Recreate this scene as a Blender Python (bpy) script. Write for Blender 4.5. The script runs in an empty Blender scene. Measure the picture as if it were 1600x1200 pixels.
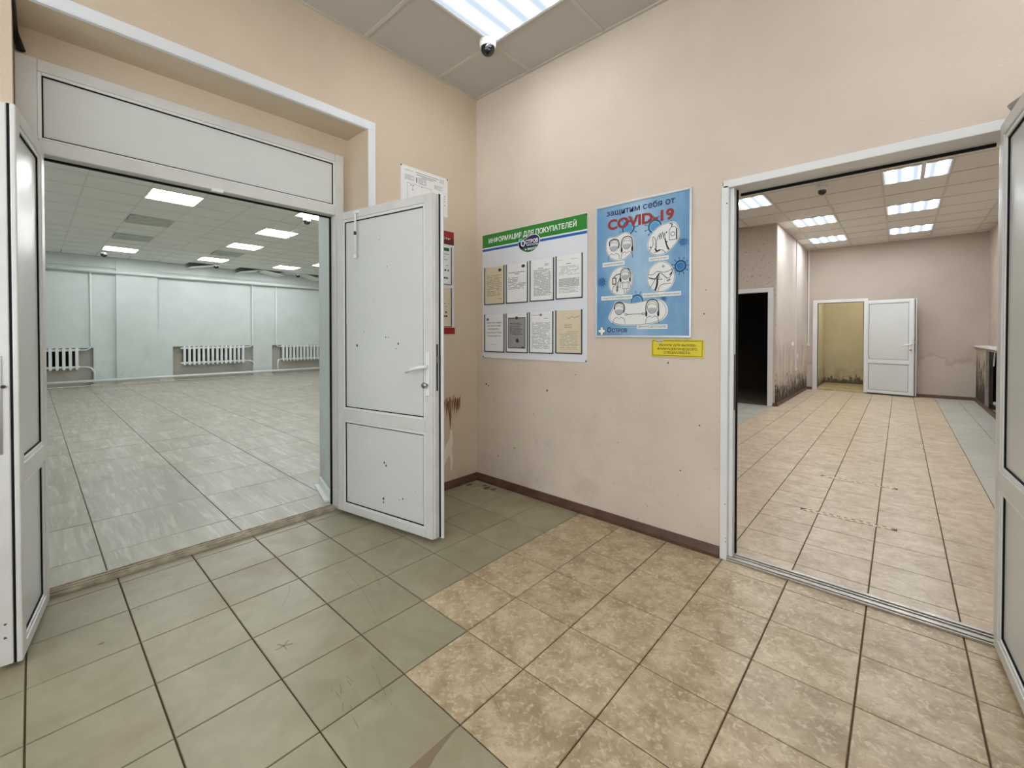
import bpy, bmesh, math, random
from mathutils import Vector, Matrix
random.seed(7)
R = math.radians
sc = bpy.context.scene
COL = sc.collection

# ------------------------------------------------------------------ camera, world, exposure
cam_d = bpy.data.cameras.new('camera')
cam = bpy.data.objects.new('camera', cam_d); COL.objects.link(cam)
CX, CY, CZ = 2.6253, -2.4822, 1.2043
cam.location = (CX, CY, CZ)
cam.rotation_euler = (R(90 - 0.70), 0, R(41.935))
cam_d.sensor_width = 36; cam_d.lens = 674.88 / 1600 * 36
cam_d.shift_x = 0.0; cam_d.shift_y = -(600 - 531.42) / 1600
cam_d.clip_start = 0.02
sc.camera = cam
SKY = 1.6      # overcast daylight outside the glazed street front behind the viewpoint
w = bpy.data.worlds.new('world'); sc.world = w; w.use_nodes = True
w.node_tree.nodes['Background'].inputs[0].default_value = (0.93, 0.97, 1, 1)
w.node_tree.nodes['Background'].inputs[1].default_value = SKY
vs = sc.view_settings
sc.display_settings.display_device = 'sRGB'
vs.view_transform = 'Standard'; vs.look = 'None'; vs.gamma = 1.0; vs.use_curve_mapping = False
vs.exposure = 1.5
sc.cycles.max_bounces = 10; sc.cycles.diffuse_bounces = 6
E_MAIN, E_HALL, E_ROOM = 8.8, 20.5, 20.0

# ------------------------------------------------------------------ helpers
def lin(c):
    c /= 255
    return c / 12.92 if c <= .04045 else ((c + .055) / 1.055) ** 2.4
def S(r, g, b): return (lin(r), lin(g), lin(b), 1)

MATS = {}
def mat(name, col, rough=.6, metal=0, bump=0, bscale=300, var=.0, vscale=2.5, spec=.5):
    """plain painted / plastic surface with optional fine relief and soft tonal variation"""
    if name in MATS: return MATS[name]
    m = bpy.data.materials.new(name); m.use_nodes = True; MATS[name] = m
    nt = m.node_tree; b = nt.nodes['Principled BSDF']
    b.inputs['Roughness'].default_value = rough; b.inputs['Metallic'].default_value = metal
    b.inputs['Specular IOR Level'].default_value = spec
    b.inputs['Base Color'].default_value = col
    geo = nt.nodes.new('ShaderNodeNewGeometry')
    if var:
        n = nt.nodes.new('ShaderNodeTexNoise'); n.inputs['Scale'].default_value = vscale; n.inputs['Detail'].default_value = 6
        nt.links.new(geo.outputs['Position'], n.inputs['Vector'])
        r = nt.nodes.new('ShaderNodeValToRGB')
        r.color_ramp.elements[0].position = .3; r.color_ramp.elements[1].position = .7
        r.color_ramp.elements[0].color = [c * (1 - var) for c in col[:3]] + [1]
        r.color_ramp.elements[1].color = [min(1, c * (1 + var)) for c in col[:3]] + [1]
        nt.links.new(n.outputs['Fac'], r.inputs[0]); nt.links.new(r.outputs[0], b.inputs['Base Color'])
    if bump:
        n = nt.nodes.new('ShaderNodeTexNoise'); n.inputs['Scale'].default_value = bscale; n.inputs['Detail'].default_value = 3
        nt.links.new(geo.outputs['Position'], n.inputs['Vector'])
        bp = nt.nodes.new('ShaderNodeBump'); bp.inputs['Strength'].default_value = bump; bp.inputs['Distance'].default_value = .002
        nt.links.new(n.outputs['Fac'], bp.inputs['Height']); nt.links.new(bp.outputs[0], b.inputs['Normal'])
    return m

class NG:
    """tiny node-graph helper"""
    def __init__(s, name):
        s.m = bpy.data.materials.new(name); s.m.use_nodes = True; MATS[name] = s.m
        s.nt = s.m.node_tree; s.b = s.nt.nodes['Principled BSDF']
        s.pos = s.nt.nodes.new('ShaderNodeNewGeometry').outputs['Position']
        s.oi = s.nt.nodes.new('ShaderNodeObjectInfo')
    def lk(s, a, b): s.nt.links.new(a, b)
    def math(s, op, a, b=None, clamp=False):
        n = s.nt.nodes.new('ShaderNodeMath'); n.operation = op; n.use_clamp = clamp
        for i, v in enumerate((a, b)):
            if v is None: continue
            if isinstance(v, (int, float)): n.inputs[i].default_value = v
            else: s.lk(v, n.inputs[i])
        return n.outputs[0]
    def vec(s, op, a, b):
        n = s.nt.nodes.new('ShaderNodeVectorMath'); n.operation = op
        for i, v in enumerate((a, b)):
            if isinstance(v, (tuple, list)): n.inputs[i].default_value = v
            else: s.lk(v, n.inputs[i])
        return n.outputs[0]
    def noise(s, v, scale, detail=5, rough=.55, dist=0):
        n = s.nt.nodes.new('ShaderNodeTexNoise'); n.inputs['Scale'].default_value = scale
        n.inputs['Detail'].default_value = detail; n.inputs['Roughness'].default_value = rough
        n.inputs['Distortion'].default_value = dist
        s.lk(v, n.inputs['Vector']); return n.outputs['Fac']
    def ramp(s, f, stops):
        n = s.nt.nodes.new('ShaderNodeValToRGB'); cr = n.color_ramp
        while len(cr.elements) < len(stops): cr.elements.new(.5)
        for e, (p, c) in zip(cr.elements, stops):
            e.position = p; e.color = c if len(c) == 4 else list(c) + [1]
        s.lk(f, n.inputs[0]); return n.outputs[0]
    def mix(s, f, a, b, blend='MIX'):
        n = s.nt.nodes.new('ShaderNodeMix'); n.data_type = 'RGBA'; n.blend_type = blend
        for i, v in ((0, f), (6, a), (7, b)):
            if isinstance(v, (int, float)): n.inputs[i].default_value = v
            elif isinstance(v, (tuple, list)): n.inputs[i].default_value = v
            else: s.lk(v, n.inputs[i])
        return n.outputs[2]
    def sep(s, v):
        n = s.nt.nodes.new('ShaderNodeSeparateXYZ'); s.lk(v, n.inputs[0]); return n.outputs
    def bump(s, h, st, d=.002):
        n = s.nt.nodes.new('ShaderNodeBump'); n.inputs['Strength'].default_value = st; n.inputs['Distance'].default_value = d
        s.lk(h, n.inputs['Height']); s.lk(n.outputs[0], s.b.inputs['Normal'])
    def done(s, col, rough=.5, spec=.5):
        s.lk(col, s.b.inputs['Base Color'])
        if isinstance(rough, (int, float)): s.b.inputs['Roughness'].default_value = rough
        else: s.lk(rough, s.b.inputs['Roughness'])
        s.b.inputs['Specular IOR Level'].default_value = spec
        return s.m

K4 = (0, 0, 0, 1); W4 = (1, 1, 1, 1)
def wall_mat(name, col, scuff=.5, mold=0, speck=0, moldtop=.5, pale=0):
    g = NG(name)
    n1 = g.noise(g.pos, 1.7, 5)
    c = g.ramp(n1, [(.3, [x * .93 for x in col[:3]]), (.7, [min(1, x * 1.05) for x in col[:3]])])
    z = g.sep(g.pos)[2]
    if scuff:   # dirt rubbed into the paint at hand and shoe height
        low = g.math('SUBTRACT', 1, g.math('DIVIDE', z, 1.25), True)
        s = g.ramp(g.noise(g.pos, 13, 6, .7), [(.60, K4), (.72, W4)])
        f = g.math('MULTIPLY', g.math('MULTIPLY', s, low), scuff, True)
        c = g.mix(f, c, S(112, 98, 88))
        grime = g.math('MULTIPLY', g.ramp(g.noise(g.pos, 3.1, 6, .65), [(.5, K4), (.75, W4)]), g.math('MULTIPLY', low, .35))
        c = g.mix(grime, c, S(150, 132, 118))
    if pale:   # salts drying out of the damp wall foot
        pn = g.noise(g.pos, 2.2, 6, .6)
        pf = g.math('MULTIPLY', g.math('SUBTRACT', g.math('ADD', pn, .02), g.math('MULTIPLY', z, .62)), 9, True)
        edge = g.math('MULTIPLY', pf, g.math('SUBTRACT', 1, pf)); c = g.mix(g.math('MULTIPLY', pf, pale), c, S(206, 192, 178)); c = g.mix(edge, c, S(128, 106, 88))
    if speck:
        v = g.vec('MULTIPLY', g.pos, (1, 1, 1))
        s = g.ramp(g.noise(v, 22, 4, .6), [(.615, K4), (.66, W4)])
        c = g.mix(g.math('MULTIPLY', s, speck), c, S(120, 100, 92))
    if mold:
        v = g.vec('MULTIPLY', g.pos, (7, 7, 2.2))
        n = g.noise(v, 2.2, 8, .7)
        hgt = g.math('DIVIDE', z, moldtop)
        thr = g.math('SUBTRACT', n, g.math('ADD', .30, g.math('MULTIPLY', hgt, .32)))
        f = g.math('MULTIPLY', thr, 14, True)
        c = g.mix(g.math('MULTIPLY', f, mold), c, S(38, 32, 26))
        tide = g.math('MULTIPLY', g.math('SUBTRACT', 1.9, hgt), 3, True)
        t2 = g.math('MULTIPLY', tide, g.ramp(g.noise(v, .9, 5), [(.4, K4), (.65, W4)]))
        c = g.mix(g.math('MULTIPLY', t2, .38), c, S(120, 104, 84))
    g.bump(g.noise(g.pos, 120, 4), .5, .004)
    return g.done(c, .62, .3)

def tile_mat(name, a, b, c3, scale, stretch=(1, 1, 1), rough=.34, dirt=.3, dirtcol=S(120, 96, 66), lo=.33, hi=.67, dist=.6, fleck=0, fscale=42):
    g = NG(name)
    rnd = g.math('MULTIPLY', g.oi.outputs['Random'], 37.0)
    cmb = g.nt.nodes.new('ShaderNodeCombineXYZ')
    for i in range(3): g.lk(rnd, cmb.inputs[i])
    p = g.vec('ADD', g.vec('MULTIPLY', g.pos, stretch), cmb.outputs[0])
    n = g.noise(p, scale, 9, .66, dist)
    c = g.ramp(n, [(lo, a), (.5, b), (hi, c3)])
    if fleck:   # pale flecks and veins printed on the glaze
        fl = g.ramp(g.noise(p, fscale, 4, .5, .8), [(.53, K4), (.66, W4)])
        c = g.mix(g.math('MULTIPLY', fl, fleck), c, c3)
        fd = g.ramp(g.noise(p, fscale * .8, 5, .6, 1.0), [(.34, W4), (.46, K4)])
        c = g.mix(g.math('MULTIPLY', fd, fleck * .7), c, a)
    tint = g.math('ADD', .94, g.math('MULTIPLY', g.oi.outputs['Random'], .10))
    c = g.mix(1.0, c, g.ramp(tint, [(0, K4), (1, W4)]), 'MULTIPLY')
    d = g.ramp(g.noise(g.pos, 2.3, 7, .65), [(.48, K4), (.78, W4)])
    c = g.mix(g.math('MULTIPLY', d, dirt), c, dirtcol)
    scr = g.ramp(g.noise(g.vec('MULTIPLY', g.pos, (60, 9, 1)), 2.0, 4, .6), [(.72, K4), (.78, W4)])
    c = g.mix(g.math('MULTIPLY', scr, dirt * .5), c, dirtcol)
    rr = g.math('ADD', rough, g.math('MULTIPLY', d, .2))
    g.bump(g.noise(g.pos, 90, 3), .06, .002)
    return g.done(c, rr, .45)

def emit(name, col, strength):
    m = bpy.data.materials.new(name); m.use_nodes = True; MATS[name] = m
    nt = m.node_tree; nt.nodes.clear()
    o = nt.nodes.new('ShaderNodeOutputMaterial'); e = nt.nodes.new('ShaderNodeEmission')
    e.inputs[0].default_value = col; e.inputs[1].default_value = strength
    nt.links.new(e.outputs[0], o.inputs[0]); return m
def emit_lens(name, col, strength, axis, n=4, base=.33):
    """prismatic lens with n lamps glowing behind it (local coordinates of the lens, 0.56 m wide)"""
    m = emit(name, col, 1); nt = m.node_tree; e = [x for x in nt.nodes if x.type == 'EMISSION'][0]
    tc = nt.nodes.new('ShaderNodeTexCoord'); sp = nt.nodes.new('ShaderNodeSeparateXYZ'); nt.links.new(tc.outputs['Object'], sp.inputs[0])
    def M(op, a, b=None):
        q = nt.nodes.new('ShaderNodeMath'); q.operation = op
        for i, v in enumerate((a, b)):
            if v is None: continue
            if isinstance(v, (int, float)): q.inputs[i].default_value = v
            else: nt.links.new(v, q.inputs[i])
        return q.outputs[0]
    u = M('FRACT', M('MULTIPLY', M('ADD', sp.outputs[axis], .28), n / .56))
    d = M('DIVIDE', M('SUBTRACT', u, .5), .155)
    gs = M('EXPONENT', M('MULTIPLY', M('MULTIPLY', d, d), -1))
    nt.links.new(M('ADD', base, M('MULTIPLY', gs, strength)), e.inputs[1])
    mx = nt.nodes.new('ShaderNodeMix'); mx.data_type = 'RGBA'; nt.links.new(M('MULTIPLY', gs, 1.0), mx.inputs[0])
    mx.inputs[6].default_value = (.74, .86, 1, 1); mx.inputs[7].default_value = col; nt.links.new(mx.outputs[2], e.inputs[0])
    return m

class MB:
    """collects geometry for ONE mesh object"""
    def __init__(s): s.v = []; s.f = []
    def add(s, vs_, fs, M=None):
        o = len(s.v)
        s.v += [tuple(M @ Vector(p)) if M else tuple(p) for p in vs_]
        s.f += [tuple(i + o for i in f) for f in fs]; return s
    def box(s, x0, x1, y0, y1, z0, z1, M=None):
        x0, x1 = min(x0, x1), max(x0, x1); y0, y1 = min(y0, y1), max(y0, y1); z0, z1 = min(z0, z1), max(z0, z1)
        return s.add([(x0, y0, z0), (x1, y0, z0), (x1, y1, z0), (x0, y1, z0), (x0, y0, z1), (x1, y0, z1), (x1, y1, z1), (x0, y1, z1)],
                     [(0, 3, 2, 1), (4, 5, 6, 7), (0, 1, 5, 4), (1, 2, 6, 5), (2, 3, 7, 6), (3, 0, 4, 7)], M)
    def prism(s, poly, z0, z1, M=None):
        n = len(poly)
        return s.add([(x, y, z0) for x, y in poly] + [(x, y, z1) for x, y in poly],
                     [tuple(range(n - 1, -1, -1)), tuple(range(n, 2 * n))] + [(i, (i + 1) % n, (i + 1) % n + n, i + n) for i in range(n)], M)
    def tube(s, pts, r, n=10, M=None):
        pts = [Vector(p) for p in pts]; vs_ = []; up = Vector((0.31, 0.17, .93))
        rr = r if isinstance(r, (list, tuple)) else [r] * len(pts)
        for i, p in enumerate(pts):
            d = (pts[min(i + 1, len(pts) - 1)] - pts[max(i - 1, 0)]).normalized()
            a = d.cross(up).normalized(); b = d.cross(a)
            vs_ += [p + (a * math.cos(2 * math.pi * k / n) + b * math.sin(2 * math.pi * k / n)) * rr[i] for k in range(n)]
        fs = [(i * n + k, i * n + (k + 1) % n, (i + 1) * n + (k + 1) % n, (i + 1) * n + k) for i in range(len(pts) - 1) for k in range(n)]
        fs += [tuple(range(n - 1, -1, -1)), tuple(range((len(pts) - 1) * n, len(pts) * n))]
        return s.add(vs_, fs, M)
    def lathe(s, prof, n=24, M=None):
        vs_ = []; m = len(prof)
        for k in range(n):
            a = 2 * math.pi * k / n
            vs_ += [(r * math.cos(a), r * math.sin(a), z) for r, z in prof]
        fs = [(k * m + i, ((k + 1) % n) * m + i, ((k + 1) % n) * m + i + 1, k * m + i + 1) for k in range(n) for i in range(m - 1)]
        return s.add(vs_, fs, M)
    def mesh(s, name, smooth=False):
        me = bpy.data.meshes.new(name); me.from_pydata(s.v, [], s.f)
        bm = bmesh.new(); bm.from_mesh(me); bmesh.ops.recalc_face_normals(bm, faces=bm.faces); bm.to_mesh(me); bm.free()
        if smooth: me.polygons.foreach_set('use_smooth', [True] * len(me.polygons))
        me.update(); return me

def tag(o, label=None, cat=None, group=None, kind=None):
    if label: o['label'] = label
    if cat: o['category'] = cat
    if group: o['group'] = group
    if kind: o['kind'] = kind
    return o
def link(name, me, m=None, parent=None, loc=None, bevel=0, smooth=False, **k):
    o = bpy.data.objects.new(name, me); COL.objects.link(o)
    if m and not len(me.materials): me.materials.append(m)
    if parent: o.parent = parent
    if loc: o.location = loc
    if bevel:
        b = o.modifiers.new('bevel', 'BEVEL'); b.width = bevel; b.segments = 2; b.limit_method = 'ANGLE'; b.angle_limit = R(40)
    return tag(o, **k)
PRINTED = {'print', 'scuff_mark', 'mask_tint', 'scratch', 'floor_stain', 'drawing', 'black_dashes', 'crumbled_plaster', 'water_stain', 'screw_mark', 'screw_hole'}
def obj(name, mb, m, parent=None, bevel=0, smooth=False, loc=None, **k):
    if parent and name in PRINTED: k.setdefault('kind', 'stuff')
    return link(name, mb.mesh(name, smooth), m, parent, loc, bevel, **k)
def thing(name, loc, rz=0, **k):
    o = bpy.data.objects.new(name, None); COL.objects.link(o); o.location = loc; o.rotation_euler = (0, 0, rz)
    o.empty_display_size = .1
    return tag(o, **k)
def dup(root, loc, rz=None, **k):
    r = root.copy(); COL.objects.link(r); r.location = loc
    if rz is not None: r.rotation_euler = (0, 0, rz)
    tag(r, **k)
    for ch in list(root.children):
        c = ch.copy(); COL.objects.link(c); c.parent = r
        for g in list(ch.children):
            d = g.copy(); COL.objects.link(d); d.parent = c
    return r
def struct(name, mb, m, parent=None, label=None, **k):
    return obj(name, mb, m, parent, kind=None if parent else 'structure', label=label, **k)

# flat print on a wall or board: Fr maps (u right, v up, d proud) to space
class Fr:
    def __init__(s, o, u, v, n): s.o, s.u, s.v, s.n = Vector(o), Vector(u), Vector(v), Vector(n)
    def __call__(s, u, v, d=0): return s.o + s.u * u + s.v * v + s.n * d
FR = Fr((0, 0, 0), (1, 0, 0), (0, 0, 1), (0, -1, 0))      # wall_right, seen from the hall of entry
FL = Fr((0, 0, 0), (0, 1, 0), (0, 0, 1), (1, 0, 0))       # wall_left
def rect(mb, fr, u0, u1, v0, v1, d): return mb.add([fr(u0, v0, d), fr(u1, v0, d), fr(u1, v1, d), fr(u0, v1, d)], [(0, 1, 2, 3)])
def slab(mb, fr, u0, u1, v0, v1, d0, d1):
    return mb.add([fr(u0, v0, d0), fr(u1, v0, d0), fr(u1, v1, d0), fr(u0, v1, d0), fr(u0, v0, d1), fr(u1, v0, d1), fr(u1, v1, d1), fr(u0, v1, d1)],
                  [(0, 3, 2, 1), (4, 5, 6, 7), (0, 1, 5, 4), (1, 2, 6, 5), (2, 3, 7, 6), (3, 0, 4, 7)])
def poly(mb, fr, pts, d): return mb.add([fr(u, v, d) for u, v in pts], [tuple(range(len(pts)))])
def ell(cx, cy, rx, ry, n=28, rot=0):
    c, s_ = math.cos(rot), math.sin(rot); o = []
    for k in range(n):
        a = 2 * math.pi * k / n; x, y = rx * math.cos(a), ry * math.sin(a)
        o.append((cx + x * c - y * s_, cy + x * s_ + y * c))
    return o
def stroke(mb, fr, pts, wd, d, closed=False):
    """ink line of constant width"""
    n = len(pts)
    for i in range(n if closed else n - 1):
        (x0, y0), (x1, y1) = pts[i], pts[(i + 1) % n]
        L = math.hypot(x1 - x0, y1 - y0) or 1; nx, ny = -(y1 - y0) / L * wd / 2, (x1 - x0) / L * wd / 2
        ex, ey = (x1 - x0) / L * wd / 3, (y1 - y0) / L * wd / 3
        mb.add([fr(x0 - ex + nx, y0 - ey + ny, d), fr(x0 - ex - nx, y0 - ey - ny, d), fr(x1 + ex - nx, y1 + ey - ny, d), fr(x1 + ex + nx, y1 + ey + ny, d)], [(0, 1, 2, 3)])
    return mb
def smoothc(pts, closed=True, n=6):
    o = []; m = len(pts)
    for i in range(m if closed else m - 1):
        p0, p1, p2, p3 = [pts[(i + k) % m] if closed else pts[min(max(i + k, 0), m - 1)] for k in (-1, 0, 1, 2)]
        for j in range(n):
            t = j / n
            o.append(tuple(.5 * (2 * p1[a] + (p2[a] - p0[a]) * t + (2 * p0[a] - 5 * p1[a] + 4 * p2[a] - p3[a]) * t * t + (3 * p1[a] - p0[a] - 3 * p2[a] + p3[a]) * t ** 3) for a in (0, 1)))
    if not closed: o.append(pts[-1])
    return o
_txt = {}
def text(mb, fr, body, u0, u1, v0, v1, d, bold=0.0, slant=0):
    """lettering fitted into the rectangle u0..u1, v0..v1"""
    k = (body, bold)
    if k not in _txt:
        c = bpy.data.curves.new('lettering', 'FONT'); c.body = body; c.size = 1; c.offset = bold; c.resolution_u = 3
        o = bpy.data.objects.new('lettering', c); COL.objects.link(o)
        dg = bpy.context.evaluated_depsgraph_get(); me = bpy.data.meshes.new_from_object(o.evaluated_get(dg))
        _txt[k] = ([tuple(v.co[:2]) for v in me.vertices], [tuple(p.vertices) for p in me.polygons])
        bpy.data.objects.remove(o); bpy.data.curves.remove(c); bpy.data.meshes.remove(me)
    vs_, fs = _txt[k]
    xs = [p[0] for p in vs_]; ys = [p[1] for p in vs_]; x0, x1, y0, y1 = min(xs), max(xs), min(ys), max(ys)
    sx, sy = (u1 - u0) / (x1 - x0), (v1 - v0) / (y1 - y0)
    return mb.add([fr(u0 + (x - x0) * sx + slant * (y - y0) * sy, v0 + (y - y0) * sy, d) for x, y in vs_], fs)

# ------------------------------------------------------------------ materials
paint = wall_mat('beige_paint', S(214, 201, 187), .55)
paintL = wall_mat('beige_paint_left', S(212, 196, 174), .45)
paint_room = wall_mat('pinkish_paint', S(190, 177, 165), .3, 0, 0, .5, .45)
paint_speck = wall_mat('speckled_paint', S(196, 182, 169), .2, 0, .55)
paint_mold = wall_mat('mouldy_paint', S(214, 203, 193), .2, 1, .3, .60)
paint_mold2 = wall_mat('mouldy_board', S(196, 182, 164), .2, 1, .3, 1.15)
paint_hall = wall_mat('whitewash', S(212, 219, 219), .12)
paint_niche = wall_mat('grey_plaster', S(186, 183, 174), .3)
paint_ochre = wall_mat('ochre_plaster', S(212, 206, 180), .35, .8, .1, .22)
M_grout = mat('brown_grout', S(92, 74, 52), .9, bump=.3, bscale=200)
M_grout2 = mat('grey_grout', S(120, 112, 98), .9)
M_pvc = mat('white_pvc', S(226, 228, 229), .28, var=.02, vscale=4)
M_pvcd = mat('dirty_white_pvc', S(214, 214, 212), .34, var=.05, vscale=9)
M_panel = mat('white_panel', S(214, 217, 215), .30, var=.02, vscale=3, spec=.2)
M_gask = mat('black_gasket', S(10, 10, 11), .7, spec=.2)
M_alu = mat('aluminium', S(176, 172, 164), .38, .9, var=.15, vscale=18)
M_alud = mat('worn_aluminium', S(184, 174, 156), .5, .35, var=.3, vscale=22)
M_steel = mat('steel', S(170, 170, 168), .3, 1)
M_dark = mat('dark_metal', S(40, 40, 42), .45, .3)
M_wood = mat('brown_skirting', S(86, 60, 47), .45, var=.35, vscale=12, bump=.2, bscale=60)
M_trim = mat('white_trim', S(226, 230, 234), .4, var=.03)
M_trimd = mat('white_door_trim', S(222, 220, 220), .4, var=.03)
M_ctile = mat('ceiling_board', S(222, 218, 211), .9, bump=.5, bscale=420, var=.02)
M_ctilem = mat('lobby_ceiling_board', S(194, 190, 183), .9, bump=.5, bscale=420, var=.02)
M_ctile2 = mat('ceiling_board_grey', S(240, 241, 237), .9, bump=.5, bscale=420, var=.03)
M_cstain = mat('stained_ceiling_board', S(190, 195, 190), .9, bump=.4, bscale=300, var=.18, vscale=9)
M_tbar = mat('ceiling_grid_bar', S(200, 194, 184), .5)
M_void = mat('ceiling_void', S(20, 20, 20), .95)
M_white = mat('white_enamel', S(232, 236, 236), .35, var=.02)
M_dome = mat('smoked_dome', S(16, 16, 18), .06, spec=.8)
M_paper = mat('white_paper', S(232, 233, 232), .6, var=.015, vscale=30)
M_cream = mat('cream_paper', S(216, 204, 176), .6, var=.02, vscale=30)
M_grey = mat('grey_certificate', S(150, 150, 148), .6, var=.05, vscale=30)
M_ink = mat('black_ink', S(52, 54, 58), .6)
M_inkl = mat('grey_ink', S(120, 122, 124), .6)
M_navy = mat('navy_ink', S(24, 30, 84), .5)
M_sign = mat('white_plastic_sheet', S(222, 226, 232), .35, var=.015)
M_green = mat('green_print', S(38, 128, 40), .4)
M_green2 = mat('dark_green_print', S(34, 98, 48), .4)
M_blue = mat('blue_print', S(16, 92, 168), .4)
M_lblue = mat('light_blue_print', S(120, 190, 226), .4)
M_wprint = mat('white_print', S(240, 244, 240), .45)
M_pocket = mat('dark_green_pocket_edge', S(26, 52, 46), .35)
M_red = mat('dark_red_print', S(150, 32, 30), .4)
M_maroon = mat('maroon_print', S(92, 22, 20), .4)
M_yellow = mat('yellow_plastic', S(222, 204, 36), .45, var=.02)
M_olive = mat('olive_ink', S(70, 62, 10), .5)
M_virus = mat('blue_virus_print', S(34, 108, 172), .4)
M_virus2 = mat('pale_virus_print', S(84, 150, 204), .4)
M_rust = mat('rusty_drip', S(126, 84, 44), .8, var=.3, vscale=40)
M_flake = mat('bare_plaster', S(236, 226, 212), .9, bump=.6, bscale=120)
M_mark = mat('black_scuff', S(70, 70, 70), .8)
M_rub = mat('plaster_rubble', S(190, 182, 170), .9, bump=.6, bscale=60)
M_cable = mat('black_cable', S(18, 16, 14), .5)
M_tape = mat('pale_tape', S(222, 210, 176), .5, var=.06, vscale=60)
g = NG('window_glass'); tr = g.nt.nodes.new('ShaderNodeBsdfTransparent'); gl = g.nt.nodes.new('ShaderNodeBsdfGlossy'); gl.inputs['Roughness'].default_value = .02
mx = g.nt.nodes.new('ShaderNodeMixShader'); mx.inputs[0].default_value = .06; g.lk(tr.outputs[0], mx.inputs[1]); g.lk(gl.outputs[0], mx.inputs[2])
g.lk(mx.outputs[0], g.nt.nodes['Material Output'].inputs[0]); M_glass = g.m
M_refl = mat('mirror_louvre', S(44, 48, 54), .5)
M_tbar2 = mat('grey_ceiling_grid_bar', S(226, 227, 222), .5)
M_darkwall = mat('unlit_wall_tone', S(58, 46, 40), .8)  # darkness of the unlit room put into the wall colour
M_darkfl = mat('dark_room_floor', S(96, 84, 70), .7)  # even dark tone for the floor behind the dark doorway
M_tapek = mat('black_tape', S(26, 22, 18), .5)
t_grey = tile_mat('grey_floor_tile', S(142, 136, 112), S(150, 144, 120), S(158, 152, 128), 5, rough=.36, dirt=.45, dirtcol=S(140, 116, 88))
t_beige = tile_mat('beige_marbled_tile', S(150, 130, 100), S(180, 161, 130), S(214, 199, 170), 9, rough=.34, dirt=.3, dirtcol=S(136, 108, 76), lo=.30, hi=.74, dist=.4, fleck=.75, fscale=48)
t_room = tile_mat('pale_marbled_tile', S(176, 156, 130), S(202, 184, 157), S(224, 208, 184), 10, rough=.32, dirt=.12, lo=.30, hi=.72, dist=.4, fleck=.6, fscale=40)
t_roomg = tile_mat('pale_grey_tile', S(182, 180, 168), S(188, 187, 176), S(194, 193, 183), 5, rough=.32, dirt=.12)
t_hall = tile_mat('travertine_tile', S(164, 162, 148), S(178, 176, 162), S(212, 211, 199), 7, stretch=(.16, 1.6, 1), rough=.36, dirt=.1, lo=.25, hi=.85, dist=.6, fleck=.6, fscale=16)
t_clos = tile_mat('ochre_floor_tile', S(170, 158, 120), S(184, 172, 134), S(196, 184, 148), 6, rough=.5, dirt=.4)

# ------------------------------------------------------------------ floors: every tile its own piece
_tm = {}
def tile_mesh(w_, d_, m, key, gap=.005, th=.008, ch=.0018):
    k = (round(w_, 3), round(d_, 3), key)
    if k not in _tm:
        a, b = w_ / 2 - gap / 2, d_ / 2 - gap / 2
        r = lambda x, y, z: [(-x, -y, z), (x, -y, z), (x, y, z), (-x, y, z)]
        mb = MB().add(r(a, b, -th) + r(a, b, -ch) + r(a - ch, b - ch, 0),
                      [(8, 9, 10, 11)] + [(i + o, (i + 1) % 4 + o, (i + 1) % 4 + o + 4, i + o + 4) for o in (0, 4) for i in range(4)])
        me = mb.mesh('tile'); me.materials.append(m); _tm[k] = me
    return _tm[k]
def lay(parent, cells, rest=()):
    for (x0, x1, y0, y1, m, key, dz) in cells:
        o = bpy.data.objects.new('tile', tile_mesh(x1 - x0, y1 - y0, m, key)); COL.objects.link(o)
        o.parent = parent; o.location = ((x0 + x1) / 2, (y0 + y1) / 2, dz)
        o.rotation_euler = (random.gauss(0, .0012), random.gauss(0, .0012), 0)
def lines(a0, step, lo, hi):
    k = math.ceil((lo - a0) / step - 1e-6); o = [lo]
    while a0 + k * step < hi - .02:
        v = a0 + k * step
        if v - o[-1] > .02: o.append(v)
        k += 1
    return o + [hi]

# entry lobby
f1 = struct('floor', MB().box(-.36, 4.3, -4.3, .02, -.12, -.006), M_grout, label='lobby floor of grey and beige square tiles')
xs = lines(.124, .3, 0, 4.2); ys = lines(-.106, .3, -4.2, 0)
cells = []
for i in range(len(xs) - 1):
    for j in range(len(ys) - 1):
        cx, cy = (xs[i] + xs[i + 1]) / 2, (ys[j] + ys[j + 1]) / 2
        beige = (cy > -1.306 and cx > 1.024) or (-1.606 < cy < -1.306 and cx > 1.324)
        if cy < -2.3 and cx > 2.9: continue
        if xs[i + 1] < .13 and -2.53 < cy < -.985: continue
        cells.append((xs[i], xs[i + 1], ys[j], ys[j + 1], t_beige if beige else t_grey, 'b' if beige else 'g', 0))
ysr = lines(-.106, .3, -2.506, -1.006)
for j in range(len(ysr) - 1):     # strip of cut tiles inside the door recess
    cells.append((-.176, .124, ysr[j], ysr[j + 1], t_grey, 'g', 0)); cells.append((-.262, -.176, ysr[j], ysr[j + 1], t_grey, 'g', 0))
lay(f1, cells[:300])
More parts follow.
